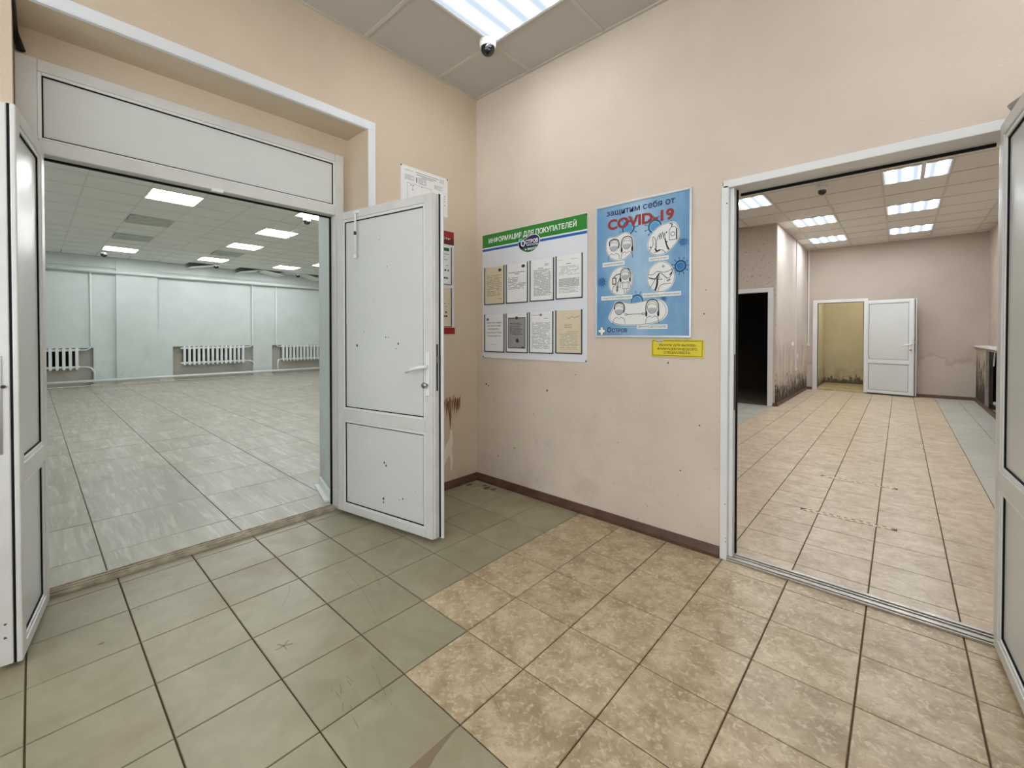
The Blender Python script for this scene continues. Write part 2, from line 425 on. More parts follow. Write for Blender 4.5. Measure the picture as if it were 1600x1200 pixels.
# hall
f2 = struct('floor', MB().box(-11.7, -.36, -4.2, 7.2, -.12, -.006), M_grout2, label='large travertine tiled floor of the empty hall')
xs = lines(-.626, .6, -11.5, -.36)[::-1]; ys = lines(-1.02, .607, -4.0, 7.0)
hc = []
for i in range(len(xs) - 1):
    for j in range(len(ys) - 1):
        hc.append((xs[i + 1], xs[i], ys[j], ys[j + 1], t_hall, 'h', 0))
def dist(c): return math.hypot((c[0] + c[1]) / 2 - CX, (c[2] + c[3]) / 2 - CY)
def inview_hall(c):
    for x in (c[0], c[1]):
        for y in (c[2], c[3]):
            t = (-.25 - CX) / (x - CX); yy = CY + (y - CY) * t
            if -2.5 < yy < -1.0: return True
    return False
vis = sorted([c for c in hc if inview_hall(c)], key=dist); lay(f2, vis[:300])
rest = [c for c in hc if c not in vis[:300]]
mbr = MB()
for c in rest: mbr.box(c[0] + .0025, c[1] - .0025, c[2] + .0025, c[3] - .0025, -.008, 0)
obj('far_tiles', mbr, t_hall, f2, kind='stuff')
# right-hand room
f3 = struct('floor', MB().box(-.27, 4.0, .02, 9.2, -.12, -.006), M_grout, label='tiled floor of the room behind the right doorway, beige with grey borders')
xs = lines(.124, .3, -.2, 3.85); ys = lines(-.106, .3, .06, 9.05)
rc = []
for i in range(len(xs) - 1):
    for j in range(len(ys) - 1):
        cx = (xs[i] + xs[i + 1]) / 2
        beige = 1.024 < cx < 3.124
        if cx < 1.06 and ys[j] > 5.85: continue
        rc.append((xs[i], xs[i + 1], ys[j], ys[j + 1], t_room if beige else t_roomg, 'rb' if beige else 'rg', 0))
def inview_room(c):
    for x in (c[0], c[1]):
        for y in (c[2], c[3]):
            t = (0 - CY) / (y - CY); xx = CX + (x - CX) * t
            if 1.93 < xx < 2.95: return True
    return False
vis = sorted([c for c in rc if inview_room(c)], key=dist)[:300]; lay(f3, vis)
mbr, mbg = MB(), MB()
for c in rc:
    if c in vis: continue
    (mbr if c[5] == 'rb' else mbg).box(c[0] + .0025, c[1] - .0025, c[2] + .0025, c[3] - .0025, -.008, 0)
if mbr.v: obj('far_tiles', mbr, t_room, f3, kind='stuff')
obj('border_tiles', mbg, t_roomg, f3, kind='stuff')
# closet and dark room floors
f4 = struct('floor', MB().box(1.1, 2.75, 9.2, 11.3, -.12, -.006), M_grout, label='ochre tiled floor of the small closet at the far end')
lay(f4, [(x0, x0 + .3, y0, y0 + .3, t_clos, 'c', 0) for x0 in (1.2, 1.5, 1.8, 2.1, 2.4) for y0 in (9.3, 9.6, 9.9, 10.2, 10.5, 10.8)])

# ------------------------------------------------------------------ ceilings with lay-in boards
_cm = {}
def cboard(parent, x0, x1, y0, y1, z, m, key, tilt=(0, 0), name='ceiling_tile'):
    k = (round(x1 - x0, 3), round(y1 - y0, 3), key)
    if k not in _cm:
        a, b = (x1 - x0) / 2 - .009, (y1 - y0) / 2 - .009
        me = MB().box(-a, a, -b, b, 0, .012).mesh(name); me.materials.append(m); _cm[k] = me
    o = bpy.data.objects.new(name, _cm[k]); COL.objects.link(o); o.parent = parent
    o.location = ((x0 + x1) / 2, (y0 + y1) / 2, z + .004 + random.uniform(0, .003)); o.rotation_euler = (tilt[0], tilt[1], 0)
    return o
def grid_bars(parent, xs, ys, z, m=None, hw=.012):
    m = m or M_tbar
    mb = MB()
    for x in xs: mb.box(x - hw, x + hw, ys[0], ys[-1], z, z + .03)
    for y in ys: mb.box(xs[0], xs[-1], y - hw, y + hw, z + .0004, z + .03)
    obj('ceiling_grid', mb, m, parent)
HM, HH, HR = 3.143, 3.06, 3.07
# lobby
c1 = struct('ceiling', MB().box(-.1, 4.2, -4.3, .1, HM + .12, HM + .2), M_void, label='lobby ceiling of square white lay-in boards')
cxs = [0, .59] + [.59 + .605 * k for k in range(1, 6)] + [4.2]
cys = [0, -.405] + [-.405 - .605 * k for k in range(1, 7)] + [-4.2]
main_lights = {(1, 1), (3, 4), (5, 1)}
for i in range(len(cxs) - 1):
    for j in range(len(cys) - 1):
        if (i, j) in main_lights: continue
        cboard(c1, cxs[i], cxs[i + 1], cys[j + 1], cys[j], HM, M_ctilem, 'm')
grid_bars(c1, cxs, cys[::-1], HM)
obj('edge_angle', MB().box(0, .02, -4.2, 0, HM - .002, HM + .02).box(.02, 4.2, -.02, 0, HM - .002, HM + .02), M_tbar, c1)
# hall
c2 = struct('ceiling', MB().box(-11.6, -.8, -4.3, 7.3, HH + .16, HH + .24), M_void, label='wide hall ceiling of grey lay-in boards, some loose or stained')
hxs = [-11.5] + [-10.89 + .59 * k for k in range(0, 17)] + [-.86]
hys = [-4.0 + .01] + [-1.455 + .57 * k for k in range(-4, 15)]
def hx(a): return min(range(len(hxs)), key=lambda k: abs(hxs[k] - a))
def hy(a): return min(range(len(hys)), key=lambda k: abs(hys[k] - a))
hall_cells = {}
for nm, x, y in (('A', -4.99, -1.455), ('B', -10.30, -1.455), ('C', -6.17, .255), ('D', -7.94, .255), ('E', -10.30, .255), ('F', -10.30, 1.965), ('G', -4.40, .255), ('H', -9.12, 2.535),
                 ('I', -2.63, -1.455), ('J', -2.63, 2.0), ('K', -6.17, 3.7), ('L', -6.17, -3.2)):
    hall_cells[(hx(x), hy(y))] = nm
stained = {(hx(-6.76), hy(-1.455)), (hx(-8.53), hy(-1.455)), (hx(-9.12), hy(.255))}
hall_dots = []
for i in range(len(hxs) - 1):
    for j in range(len(hys) - 1):
        if (i, j) in hall_cells: continue
        y = (hys[j] + hys[j + 1]) / 2; last = i == 0
        tilt = (0, 0); dz = 0; m, k = M_ctile2, 'h'
        if (i, j) in stained: m, k, dz, tilt = M_cstain, 's', -.02, (R(1.5), R(-1.5))
        if last and -.4 < y < 5 and j % 5 in (0, 1, 3):
            tilt = (R(random.choice([-15, -11, 12])), R(random.uniform(-2, 1))); dz = -.07
        o = cboard(c2, hxs[i], hxs[i + 1], hys[j], hys[j + 1], HH, m, k, tilt); o.location.z += dz
grid_bars(c2, hxs[1:], hys, HH, M_tbar2, .009)
# right-hand room
c3 = struct('ceiling', MB().box(-.3, 4.0, .15, 9.2, HR + .12, HR + .2), M_void, label='ceiling of square boards in the room behind the right doorway')
rxs = [-.2, .09, .68, 1.27, 1.86, 2.45, 3.04, 3.63, 3.82]; rys = [.2] + [.43 + .6 * k for k in range(0, 15)] + [9.05]
def near(a, L): return min(range(len(L)), key=lambda k: abs(L[k] - a))
room_cells = {(near(x, rxs), near(y, rys)): n for n, x, y in (('a', .68, 4.03), ('b', 1.27, 5.83), ('c', 1.27, 7.63), ('d', 2.45, 4.03), ('e', 2.45, 5.83), ('f', 2.45, 7.63), ('g', 2.45, 2.23), ('h', 1.27, 2.23), ('i', 2.45, .43))}
for i in range(len(rxs) - 1):
    for j in range(len(rys) - 1):
        if (i, j) in room_cells: continue
        if rxs[i] < .6 and rys[j] > 5.8: continue
        cboard(c3, rxs[i], rxs[i + 1], rys[j], rys[j + 1], HR, M_ctile, 'r')
grid_bars(c3, rxs, rys, HR)

# ------------------------------------------------------------------ walls
# wall_left carries the deep recess of the wide doorway
wl = MB()
wl.box(-.27, 0, -.985, .0, 0, HM + .1).box(-.27, 0, -4.3, -.985, 2.566, HM + .1).box(-.27, 0, -4.3, -2.523, 0, 2.566)
wl.box(-.31, -.27, -1.025, -.9, 0, 2.44).box(-.31, -.27, -2.6, -.9, 2.44, 2.6).box(-.31, -.27, -2.6, -2.521, 0, 2.44)
wall_left = struct('wall_left', wl, paintL, label='beige painted lobby wall with a deep recess around the wide doorway')
wr = MB().box(-.27, 1.912, 0, .2, 0, HM + .1).box(1.912, 2.97, 0, .2, 2.02, HM + .1).box(2.97, 4.3, 0, .2, 0, HM + .1)
wall_right = struct('wall_right', wr, paint, label='beige painted lobby wall carrying the info board and blue poster')
struct('wall_back', MB().box(-.1, .3, -4.3, -4.2, 0, HM + .1).box(3.9, 4.3, -4.3, -4.2, 0, HM + .1).box(.3, 3.9, -4.3, -4.2, 0, .9).box(.3, 3.9, -4.3, -4.2, 2.75, HM + .1), paint, label='plain beige lobby wall behind the viewpoint')
struct('wall_side', MB().box(4.2, 4.3, -4.3, -3.9, 0, HM + .1).box(4.2, 4.3, -2.55, 0, 0, HM + .1).box(4.2, 4.3, -3.9, -2.55, 0, .9).box(4.2, 4.3, -3.9, -2.55, 2.75, HM + .1), paint, label='plain beige lobby wall to the right of the viewpoint')
# glazed street front of the lobby, out of frame behind the viewpoint
def glazing(name, ax, fixed, lo, hi, n, label):
    def b(mb, a0, a1, z0, z1, d=.03):
        return mb.box(a0, a1, fixed - d, fixed + d, z0, z1) if ax == 'x' else mb.box(fixed - d, fixed + d, a0, a1, z0, z1)
    mb = MB(); b(mb, lo, hi, .9, .96); b(mb, lo, hi, 2.69, 2.75)
    for k in range(n + 1):
        a = lo + (hi - lo - .06) * k / n; b(mb, a, a + .06, .96, 2.69)
    o = struct(name, mb, M_pvc, label=label)
    for k in range(n):
        a = lo + (hi - lo - .06) * k / n
        m_ = MB(); b(m_, a + .06, a + (hi - lo - .06) / n, .96, 2.69, .003); obj('pane', m_, M_glass, o)
glazing('window_1', 'x', -4.25, .3, 3.9, 3, 'glazed street front behind the viewpoint')
glazing('window_2', 'y', 4.25, -3.9, -2.55, 2, 'glazed street front to the right of the viewpoint')
# hall side of the thick wall, with a splayed jamb
wh = MB().prism([(-.32, -1.06), (-.86, -.93), (-.86, 7.2), (-.32, 7.2)], 0, HH + .2)
wh.box(-.86, -.32, -2.6, -.93, 2.36, HH + .2).box(-.86, -.32, -4.3, -2.48, 0, HH + .2)
struct('wall_hall_near', wh, paint_hall, label='whitewashed hall side of the doorway with splayed jamb')
XB = -11.5
wb = MB(); zn = .896
for y0, y1 in ((-4.3, -3.4), (-1.505, -.014), (1.87, 2.38), (4.7, 7.2)): wb.box(XB - .14, XB, y0, y1, 0, zn)
wb.box(XB - .14, XB, -4.3, 7.2, zn, HH + .2).box(XB, XB + .08, -1.11, -.33, 0, HH + .2)
wb.box(XB, XB + .05, -4.3, -1.11, 2.80, HH + .2).box(XB, XB + .05, -.33, 7.2, 2.80, HH + .2)
wall_hb = struct('wall_hall_back', wb, paint_hall, label='whitewashed far hall wall with pilaster and radiator niches')
obj('niche_back', MB().box(XB - .2, XB - .14, -4.3, 7.2, 0, HH + .2), paint_niche, wall_hb)
mbf = MB()
for k in range(60):   # crumbling plaster along the foot of the far wall
    y = -4 + k * .16 + random.uniform(-.05, .05); xw = XB + (.08 if -1.11 < y < -.33 else 0)
    if not any(a < y < b for a, b in ((-3.4, -1.505), (-.014, 1.87), (2.38, 4.7))):
        mbf.box(xw, xw + random.uniform(.004, .02), y - .09, y + random.uniform(.0, .09), 0, random.uniform(.015, .06))
obj('crumbled_plaster', mbf, M_flake, wall_hb, kind='stuff')
struct('wall_hall_left', MB().box(-11.7, -.3, -4.3, -4.2, 0, HH + .2), paint_hall, label='whitewashed hall end wall out of sight to the left')
struct('wall_hall_right', MB().box(-11.7, -.8, 7.0, 7.1, 0, HH + .2), paint_hall, label='whitewashed hall end wall hidden behind the lobby corner')
# right-hand room
YB, YD, XS, XR = 9.05, 5.88, 1.085, 3.81
struct('wall_room_left', MB().box(-.3, -.2, .2, YD, 0, HR + .1), paint_room, label='left wall of the right-hand room, hidden by the lobby wall')
wd = MB().box(-.3, .12, YD, YD + .15, 0, HR + .1).box(.12, .965, YD, YD + .15, 1.935, HR + .1).box(.965, XS - .02, YD, YD + .15, 0, HR + .1)
struct('wall_room_front', wd, paint_speck, label='speckled wall stub around the dark open doorway')
struct('wall_room_side', MB().box(XS - .02, XS, YD, YB, 0, HR + .1), paint_mold, label='stained wall streaked with black mould along its foot')
wbk = MB().box(XS - .02, 1.27, YB, YB + .15, 0, HR + .1).box(1.27, 2.07, YB, YB + .15, 1.905, HR + .1).box(2.07, XR + .1, YB, YB + .15, 0, HR + .1)
wall_rb = struct('wall_room_back', wbk, paint_room, label='pinkish far wall behind the open white closet door')
wall_rr = struct('wall_room_right', MB().box(XR, XR + .1, .2, YB, 1.0, HR + .1).box(XR + .12, XR + .2, .2, YB, 0, 1.0), paint_room, label='pinkish wall above the broken mouldy casing')
bx = MB().box(3.665, 3.69, 7.84, YB, 0, .985).box(3.665, 3.69, 6.3, 7.84, .96, .985).box(3.665, 3.69, 6.3, 7.84, 0, .05).box(3.665, 3.69, .2, 6.3, 0, .985)
casing = struct('wall_casing', bx, paint_mold2, label='mouldy boxed-in casing with a broken open hole')
obj('ledge', MB().box(3.63, 3.82, .2, YB, .985, 1.01), M_trimd, casing)
obj('metal_profile', MB().box(3.655, 3.69, 7.76, 7.84, .05, .98).box(3.66, 3.69, 6.3, 7.76, .945, .965), M_alu, casing)
obj('dark_hole_sheet', MB().box(3.86, 3.90, 6.6, 8.9, 0, .98), M_void, casing)  # near-black sheet standing behind the open hole
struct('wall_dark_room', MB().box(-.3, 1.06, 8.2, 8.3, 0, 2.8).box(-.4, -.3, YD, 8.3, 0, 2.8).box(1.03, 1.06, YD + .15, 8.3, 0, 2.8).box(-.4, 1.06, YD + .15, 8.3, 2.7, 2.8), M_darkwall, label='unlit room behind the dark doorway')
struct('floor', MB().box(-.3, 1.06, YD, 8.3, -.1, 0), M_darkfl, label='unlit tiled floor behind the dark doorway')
# closet
struct('wall_closet', MB().box(1.14, 1.2, YB + .15, 11.1, 0, 2.7).box(2.7, 2.76, YB + .15, 11.1, 0, 2.7).box(1.14, 2.76, 11.0, 11.1, 0, 2.7), paint_ochre, label='ochre plaster walls of the small closet')
def bulb():
    t = thing('closet_fill_lamp', (2.35, 9.75, 2.6), label='unseen bulb added to brighten the closet, above the closet door head', cat='lamp')  # lamp out of sight, added to brighten the closet
    obj('holder', MB().lathe([(0, 0), (.03, 0), (.03, -.03), (.016, -.06), (0, -.06)], 16), M_white, t)
    obj('bulb', MB().lathe([(.012, -.06), (.03, -.09), (.034, -.115), (.022, -.145), (0, -.152)], 16), emit('added_bulb_glow', (1, .95, .86, 1), 120), t, smooth=True)
bulb()
struct('ceiling', MB().box(1.14, 2.76, YB + .15, 11.1, 2.6, 2.7), M_ctile, label='plain ceiling of the small closet')

# skirting boards
def skirting(name, segs, label):
    mb = MB()
    for (x0, y0, x1, y1, nx, ny) in segs:
        a, b = Vector((x0, y0, 0)), Vector((x1, y1, 0)); n = Vector((nx, ny, 0))
        for p, q in ((a, b),):
            vs_ = []
            for e in (p, q): vs_ += [e, e + n * .022, e + n * .022 + Vector((0, 0, .02)), e + n * .010 + Vector((0, 0, .058)), e + Vector((0, 0, .058))]
            mb.add(vs_, [(0, 1, 2, 3, 4), (9, 8, 7, 6, 5)] + [(i, (i + 1) % 5, (i + 1) % 5 + 5, i + 5) for i in range(5)])
    return struct(name, mb, M_wood, label=label)
skirting('baseboard_right', [(.0, 0, 1.908, 0, 0, -1), (2.97, 0, 4.2, 0, 0, -1)], 'dark brown skirting below the info board and poster')
skirting('baseboard_left', [(0, -.98, 0, 0, 1, 0)], 'dark brown skirting behind the open door leaf')
skirting('baseboard_room', [(XS, YD, XS, YB, 1, 0), (XS, YB, 1.19, YB, 0, -1), (2.13, YB, 3.665, YB, 0, -1), (3.665, YB, 3.665, .2, -1, 0), (1.03, YD, XS, YD, 0, -1)], 'brown skirting around the right-hand room')
# white edging of the recess
obj('trim_1', MB().box(-.004, .006, -4.2, -.931, 2.566, 2.618).box(-.004, .006, -.983, -.931, 0, 2.5655).box(-.02, .004, -4.2, -.983, 2.562, 2.567), M_trim, kind='structure', bevel=.002, label='white plastic edging around the doorway recess')
# white floor profile at the foot of the splayed jamb
Mj = Matrix.Translation((-.42, -1.04, 0)) @ Matrix.Rotation(math.atan2(.11, -.44), 4, 'Z')
obj('trim_2', MB().prism([(0, 0), (.40, 0), (.40, .05), (0, .05)], 0, .018, Mj).prism([(0, 0), (.40, 0), (.40, .02), (0, .02)], .018, .075, Mj), M_white, kind='structure', bevel=.004, label='short white plastic profile screwed to the jamb foot')

# water stain, flaking plaster and scuffs on the lobby walls
mb = MB()
for k in range(46):
    u = random.uniform(-.40, -.185); w_ = random.uniform(.0012, .0040)
    top = .715 + random.uniform(-.05, .012); L = random.uniform(.03, .13) * (1.7 if -.33 < u < -.27 else 1)
    poly(mb, FL, [(u - w_, top), (u + w_, top + .006), (u + w_ * .8, top - L * .6), (u, top - L), (u - w_ * .8, top - L * .5)], .0009 + k * .00001)
poly(mb, FL, [(-.305, .60), (-.28, .62), (-.283, .50), (-.288, .45), (-.292, .51)], .0015)
obj('water_stain', mb, M_rust, wall_left, label='brown drips run down the paint')
mb = MB()
poly(mb, FL, smoothc([(-.288, .46), (-.268, .43), (-.262, .35), (-.272, .30), (-.262, .22), (-.275, .13), (-.285, .15), (-.29, .24), (-.31, .25), (-.36, .17), (-.39, .19), (-.36, .30), (-.32, .36), (-.295, .40)], n=3), .002)
obj('flaked_patch', mb, M_flake, wall_left, label='white bare plaster where paint has flaked off')
def splotch(mb, fr, u, v, s, d):
    n = 7; mb.add([fr(u + s * random.uniform(.4, 1) * math.cos(6.283 * k / n), v + s * random.uniform(.4, 1.2) * math.sin(6.283 * k / n), d) for k in range(n)], [tuple(range(n))])
mb = MB()
for u, v, s in ((.114, .803, .012), (.14, .79, .008), (.736, .804, .010), (1.80, .70, .007), (1.694, .426, .005), (.42, .33, .007), (1.30, .52, .005), (.61, .62, .006), (.25, .24, .008), (1.82, 1.32, .006), (1.83, 1.45, .005), (.98, .93, .005), (1.62, 1.04, .007)): splotch(mb, FR, u, v, s, .0012)
obj('scuff_mark', mb, M_mark, wall_right)

# ------------------------------------------------------------------ wide doorway (door_1): fixed frame, transom panel, sill
d1 = thing('door_1', (-.25, -1.77, 0), kind='structure', label='white plastic frame with transom panel of the wide left doorway')
def T1(mb): return Matrix.Translation((.25, 1.77, 0))
def p1(name, mb, m, **k):
    mb.v = [(x + .25, y + 1.77, z) for x, y, z in mb.v]; return obj(name, mb, m, d1, **k)
fr_ = MB().box(-.32, -.25, -2.521, -2.455, 0, 2.44).box(-.32, -.25, -1.085, -1.025, 0, 2.44).box(-.32, -.25, -2.455, -1.085, 2.385, 2.44).box(-.32, -.25, -2.455, -1.085, 2.02, 2.083)
p1('frame', fr_, M_pvcd, bevel=.004)
bd = MB()
for a in ((-2.455, -2.441, 2.083, 2.385), (-1.099, -1.085, 2.083, 2.385), (-2.441, -1.099, 2.371, 2.385), (-2.441, -1.099, 2.083, 2.093)): bd.box(-.30, -.2535, a[0], a[1], a[2], a[3])
p1('glazing_bead', bd, M_pvc, bevel=.003)
gk = MB()
for a in ((-2.441, -2.436, 2.093, 2.371), (-1.104, -1.099, 2.093, 2.371), (-2.436, -1.104, 2.366, 2.371), (-2.436, -1.104, 2.093, 2.097)): gk.box(-.30, -.2555, a[0], a[1], a[2], a[3])
gk.box(-.335, -.318, -1.092, -1.082, .02, 2.025).box(-.335, -.318, -2.458, -2.446, .02, 2.025).box(-.335, -.318, -2.458, -1.082, 2.012, 2.022)
p1('gasket', gk, M_gask)
p1('transom_panel', MB().box(-.29, -.262, -2.436, -1.104, 2.097, 2.366), M_panel)
p1('strike_catch', MB().box(-.262, -.238, -1.80, -1.745, 2.008, 2.028), M_white, bevel=.003)
sl = MB().box(-.345, -.25, -2.455, -1.085, 0, .014)
for k in range(3): sl.box(-.268 - .028 * k, -.262 - .028 * k, -2.455, -1.085, .014, .022)
p1('threshold', sl, M_alud, bevel=.001)
# caulked gap and black cable in the upper left corner of the recess
tag(obj('cable', MB().tube([(-.255, -2.497, 2.452), (-.262, -2.515, 2.52), (-.25, -2.52, 2.555), (-.1, -2.522, 2.556), (.004, -2.525, 2.56), (.012, -2.53, 2.62), (.012, -2.53, 3.1)], .011, 8)
    .tube([(-.255, -2.507, 2.452), (-.25, -2.522, 2.53), (-.18, -2.526, 2.552), (.012, -2.55, 2.57), (.014, -2.55, 3.1)], .009, 8), M_cable),
    'thick black cable running down the corner of the recess above the left frame', 'cable')

# ------------------------------------------------------------------ door leaves
def leaf(name, label, origin, ang, W, z0, z1, s=1, mid=(.635, .705), handle=True, st=.057, sl_=.057, dirty=True, flange=.034, passive=False):
    """origin at the hinge edge of the visible face; local x along the leaf, visible face at y=0, body towards +y*s"""
    t = thing(name, (origin[0], origin[1], 0), ang, label=label, cat='door', kind='thing')
    mp = M_pvcd if dirty else M_pvc
    def bxs(L): 
        mb = MB()
        for a in L: mb.box(a[0], a[1], a[2] * s, a[3] * s, a[4], a[5])
        return mb
    T = .016 if passive else .047
    Tb = .034 if passive else T      # depth of beads and panels
    obj('frame', bxs([(0, sl_, 0, T, z0, z1), (W - st, W, 0, T, z0, z1), (sl_, W - st, 0, T, z1 - .052, z1), (sl_, W - st, 0, T, z0, z0 + .045), (sl_, W - st, 0, T, mid[0], mid[1])]), mp, t, bevel=.004)
    for lo, hi in ((mid[1], z1 - .052), (z0 + .045, mid[0])):
        a, b = sl_, W - st
        obj('glazing_bead', bxs([(a, a + .016, .004, Tb, lo, hi), (b - .016, b, .004, Tb, lo, hi), (a + .016, b - .016, .004, Tb, hi - .016, hi), (a + .016, b - .016, .004, Tb, lo, lo + .016)]), M_pvc, t, bevel=.003)
        a += .016; b -= .016; lo += .016; hi -= .016
        obj('gasket', bxs([(a, a + .005, .009, Tb, lo, hi), (b - .005, b, .009, Tb, lo, hi), (a, b, .009, Tb, hi - .005, hi), (a, b, .009, Tb, lo, lo + .005)]), M_gask, t)
        obj('panel', bxs([(a + .005, b - .005, .014, Tb - .006, lo + .005, hi - .005)]), M_panel, t)
    F = flange
    obj('edge_gasket', bxs([(.01, W + (-.001 if passive else F * .5), T, T + .006, z0 + .003, z1 - .002)]), M_gask, t)
    if passive:
        obj('back_frame', bxs([(-.005, W - .002, T + .006, .070, z0, z1)]), M_pvcd, t, bevel=.004)
        obj('cover_strip', bxs([(W - .03, W + .004, .070, .082, z0 + .06, z1)]), M_pvc, t, bevel=.002)
    else:
        obj('rebate', bxs([(W, W + .010, .012, T, z0 + .004, z1 - .006)]), M_pvcd, t)
        obj('flange', bxs([(-.01, W + F, T + .006, T + .017, z0 - .004, z1 + .006)]), M_pvc, t, bevel=.002)
    if handle:
        hx_ = W - .030; zc = 1.02
        p = obj('handle_plate', bxs([(hx_ - .014, hx_ + .014, -.010, 0, zc - .17, zc + .085)]), M_white, t, bevel=.005)
        lv = MB().tube([(hx_, -.004 * s, zc + .0), (hx_, -.045 * s, zc), (hx_ - .02, -.055 * s, zc - .002), (hx_ - .075, -.055 * s, zc - .012), (hx_ - .13, -.05 * s, zc - .034)], [.012, .011, .0115, .0105, .0075], 12)
        obj('lever', lv, M_white, p, smooth=True)
        kn = MB().tube([(hx_, -.008 * s, zc - .105), (hx_, -.03 * s, zc - .105)], .009, 12).tube([(hx_ - .004, -.03 * s, zc - .105), (hx_ - .004, -.037 * s, zc - .105)], .017, 14)
        obj('lock_cylinder', kn, M_steel, p, smooth=True)
        obj('lock_strip', bxs([(W + .009, W + .0115, .024, .036, zc - .14, zc + .13)]), M_dark, t)
        obj('latch', bxs([(W + .009, W + .020, .026, .038, zc + .02, zc + .06)]), M_steel, t)
    return t
A1 = math.atan2(.148, .816)
L1 = leaf('door_leaf', 'white panelled door leaf swung open in front of the corner, lever handle, scuffed', (-.207, -1.099), A1, .852, .02, 2.02, 1)
# catch rod hanging from its top rail
sr = MB().tube([(.205, -.006, 2.008), (.205, -.012, 1.99), (.205, -.014, 1.72)], .0065, 8)
st_ = obj('hold_open_rod', sr, M_white, L1, smooth=True)
obj('rod_bracket', MB().box(.18, .23, -.014, 0, 1.992, 2.006).box(.198, .212, -.02, -.004, 1.985, 2.0), M_white, st_, bevel=.002)
obj('rod_joint', MB().tube([(.205, -.014, 1.872), (.205, -.014, 1.85)], .009, 8), M_dark, st_)
obj('rod_end', MB().tube([(.205, -.014, 1.725), (.205, -.014, 1.70)], .010, 8), M_white, st_)
mb = MB()
FD = Fr((0, 0, 0), (1, 0, 0), (0, 0, 1), (0, -1, 0))
for u, v, s in ((.255, 1.225, .008), (.15, 1.215, .004), (.185, 1.135, .014), (.455, 1.19, .009), (.48, 1.188, .007), (.565, 1.15, .013), (.545, 1.12, .008), (.43, 1.22, .004), (.44, .40, .014), (.455, .385, .012), (.43, .175, .016), (.43, .15, .012), (.60, .205, .01), (.57, .195, .006), (.30, .55, .004), (.7, .27, .005), (.6, .62, .003), (.35, 1.42, .005), (.4, 1.80, .007), (.47, 1.63, .006)): splotch(mb, FD, u, v, s * .75, -.0135)
obj('scuff_mark', mb, M_mark, L1)
A2 = math.atan2(-.078, .48)
L2 = leaf('door_leaf', 'narrow white door leaf folded open at the left edge of the doorway', (-.20, -2.437), A2, .47, .02, 2.03, -1, handle=False, mid=(.655, .728), passive=True)
obj('lock_strip', MB().box(.467, .4705, -.062, -.042, .78, 1.13), M_steel, L2)
obj('bolt', MB().tube([(.466, -.038, 1.02), (.478, -.038, 1.02)], .006, 8), M_dark, L2)
mb = MB()
for z in (1.94, .17, .12): splotch(mb, Fr((.4682, 0, 0), (0, -1, 0), (0, 0, 1), (1, 0, 0)), .042, z, .006, .0005)
obj('screw_mark', mb, M_mark, L2)

# ------------------------------------------------------------------ right doorway (door_2)
d2 = thing('door_2', (2.44, 0, 0), kind='structure', label='white plastic frame of the right doorway set in the poster wall')
def p2(name, mb, m, **k):
    mb.v = [(x - 2.44, y, z) for x, y, z in mb.v]; return obj(name, mb, m, d2, **k)
p2('frame', MB().box(1.910, 1.946, -.014, .06, 0, 1.995).box(1.946, 1.966, .012, .07, .0, 1.982).box(1.918, 2.97, -.014, .15, 1.982, 2.022)
   .box(2.93, 2.97, -.014, .06, 0, 1.982).box(2.91, 2.93, .012, .07, 0, 1.955), M_pvc, bevel=.003)
p2('gasket', MB().box(1.966, 1.973, .058, .075, .02, 1.982).box(1.966, 2.91, .138, .152, 1.970, 1.983), M_gask)
p2('strike_plate', MB().box(1.962, 1.9675, .03, .044, .80, 1.10), M_dark)
sl = MB().box(1.946, 2.93, -.016, .075, 0, .012).box(1.946, 2.93, -.010, .008, .012, .02).box(1.946, 2.93, .03, .036, .012, .019).box(1.946, 2.93, .052, .07, .012, .02)
p2('threshold', sl, M_alu, bevel=.002)
mb = MB()
F2 = Fr((-2.44, -.0145, 0), (1, 0, 0), (0, 0, 1), (0, -1, 0))
for u, v in ((1.937, .30), (1.94, .12), (1.941, .10), (1.938, 1.90)): splotch(mb, F2, u, v, .004, .0005)
obj('screw_hole', mb, M_mark, d2)
L3 = leaf('door_leaf', 'white door leaf standing open at the right edge of the right doorway', (2.898, -.052), math.atan2(-1, .052), .90, .03, 1.985, 1, mid=(.635, .705), handle=False, sl_=.05)
cl = obj('door_closer', MB().box(.20, .46, .06, .11, 1.97, 2.035), M_alu, L3, bevel=.006)
obj('closer_arm', MB().tube([(.24, .085, 2.04), (.02, .02, 2.045)], .008, 8).tube([(.02, .02, 2.045), (.0, .06, 1.99)], .007, 8), M_alu, cl)

# ------------------------------------------------------------------ far openings of the right-hand room
d3 = thing('door_3', (1.67, YB, 0), kind='structure', label='white frame of the far closet doorway')
def p3(name, mb, m, dd, ox, oy, **k):
    mb.v = [(x - ox, y - oy, z) for x, y, z in mb.v]; return obj(name, mb, m, dd, **k)
p3('frame', MB().box(1.19, 1.275, YB - .02, YB + .1, 0, 1.96).box(2.065, 2.13, YB - .02, YB + .1, 0, 1.96).box(1.275, 2.065, YB - .02, YB + .1, 1.895, 1.96), M_trimd, d3, 1.67, YB, bevel=.004)
p3('gasket', MB().box(1.275, 1.283, YB + .02, YB + .06, .02, 1.895).box(2.057, 2.065, YB + .02, YB + .06, .02, 1.895).box(1.275, 2.065, YB + .02, YB + .06, 1.887, 1.895), M_gask, d3, 1.67, YB)
p3('threshold', MB().box(1.275, 2.065, YB - .01, YB + .15, 0, .04), t_clos, d3, 1.67, YB)
L4 = leaf('door_leaf', 'white panelled closet door standing open against the far pinkish wall', (2.075, YB - .085), math.atan2(-.16, .76), .76, .03, 1.90, 1, mid=(.64, .70), dirty=False)
d4 = thing('door_4', (.54, YD, 0), kind='structure', label='white trim around the dark open doorway')
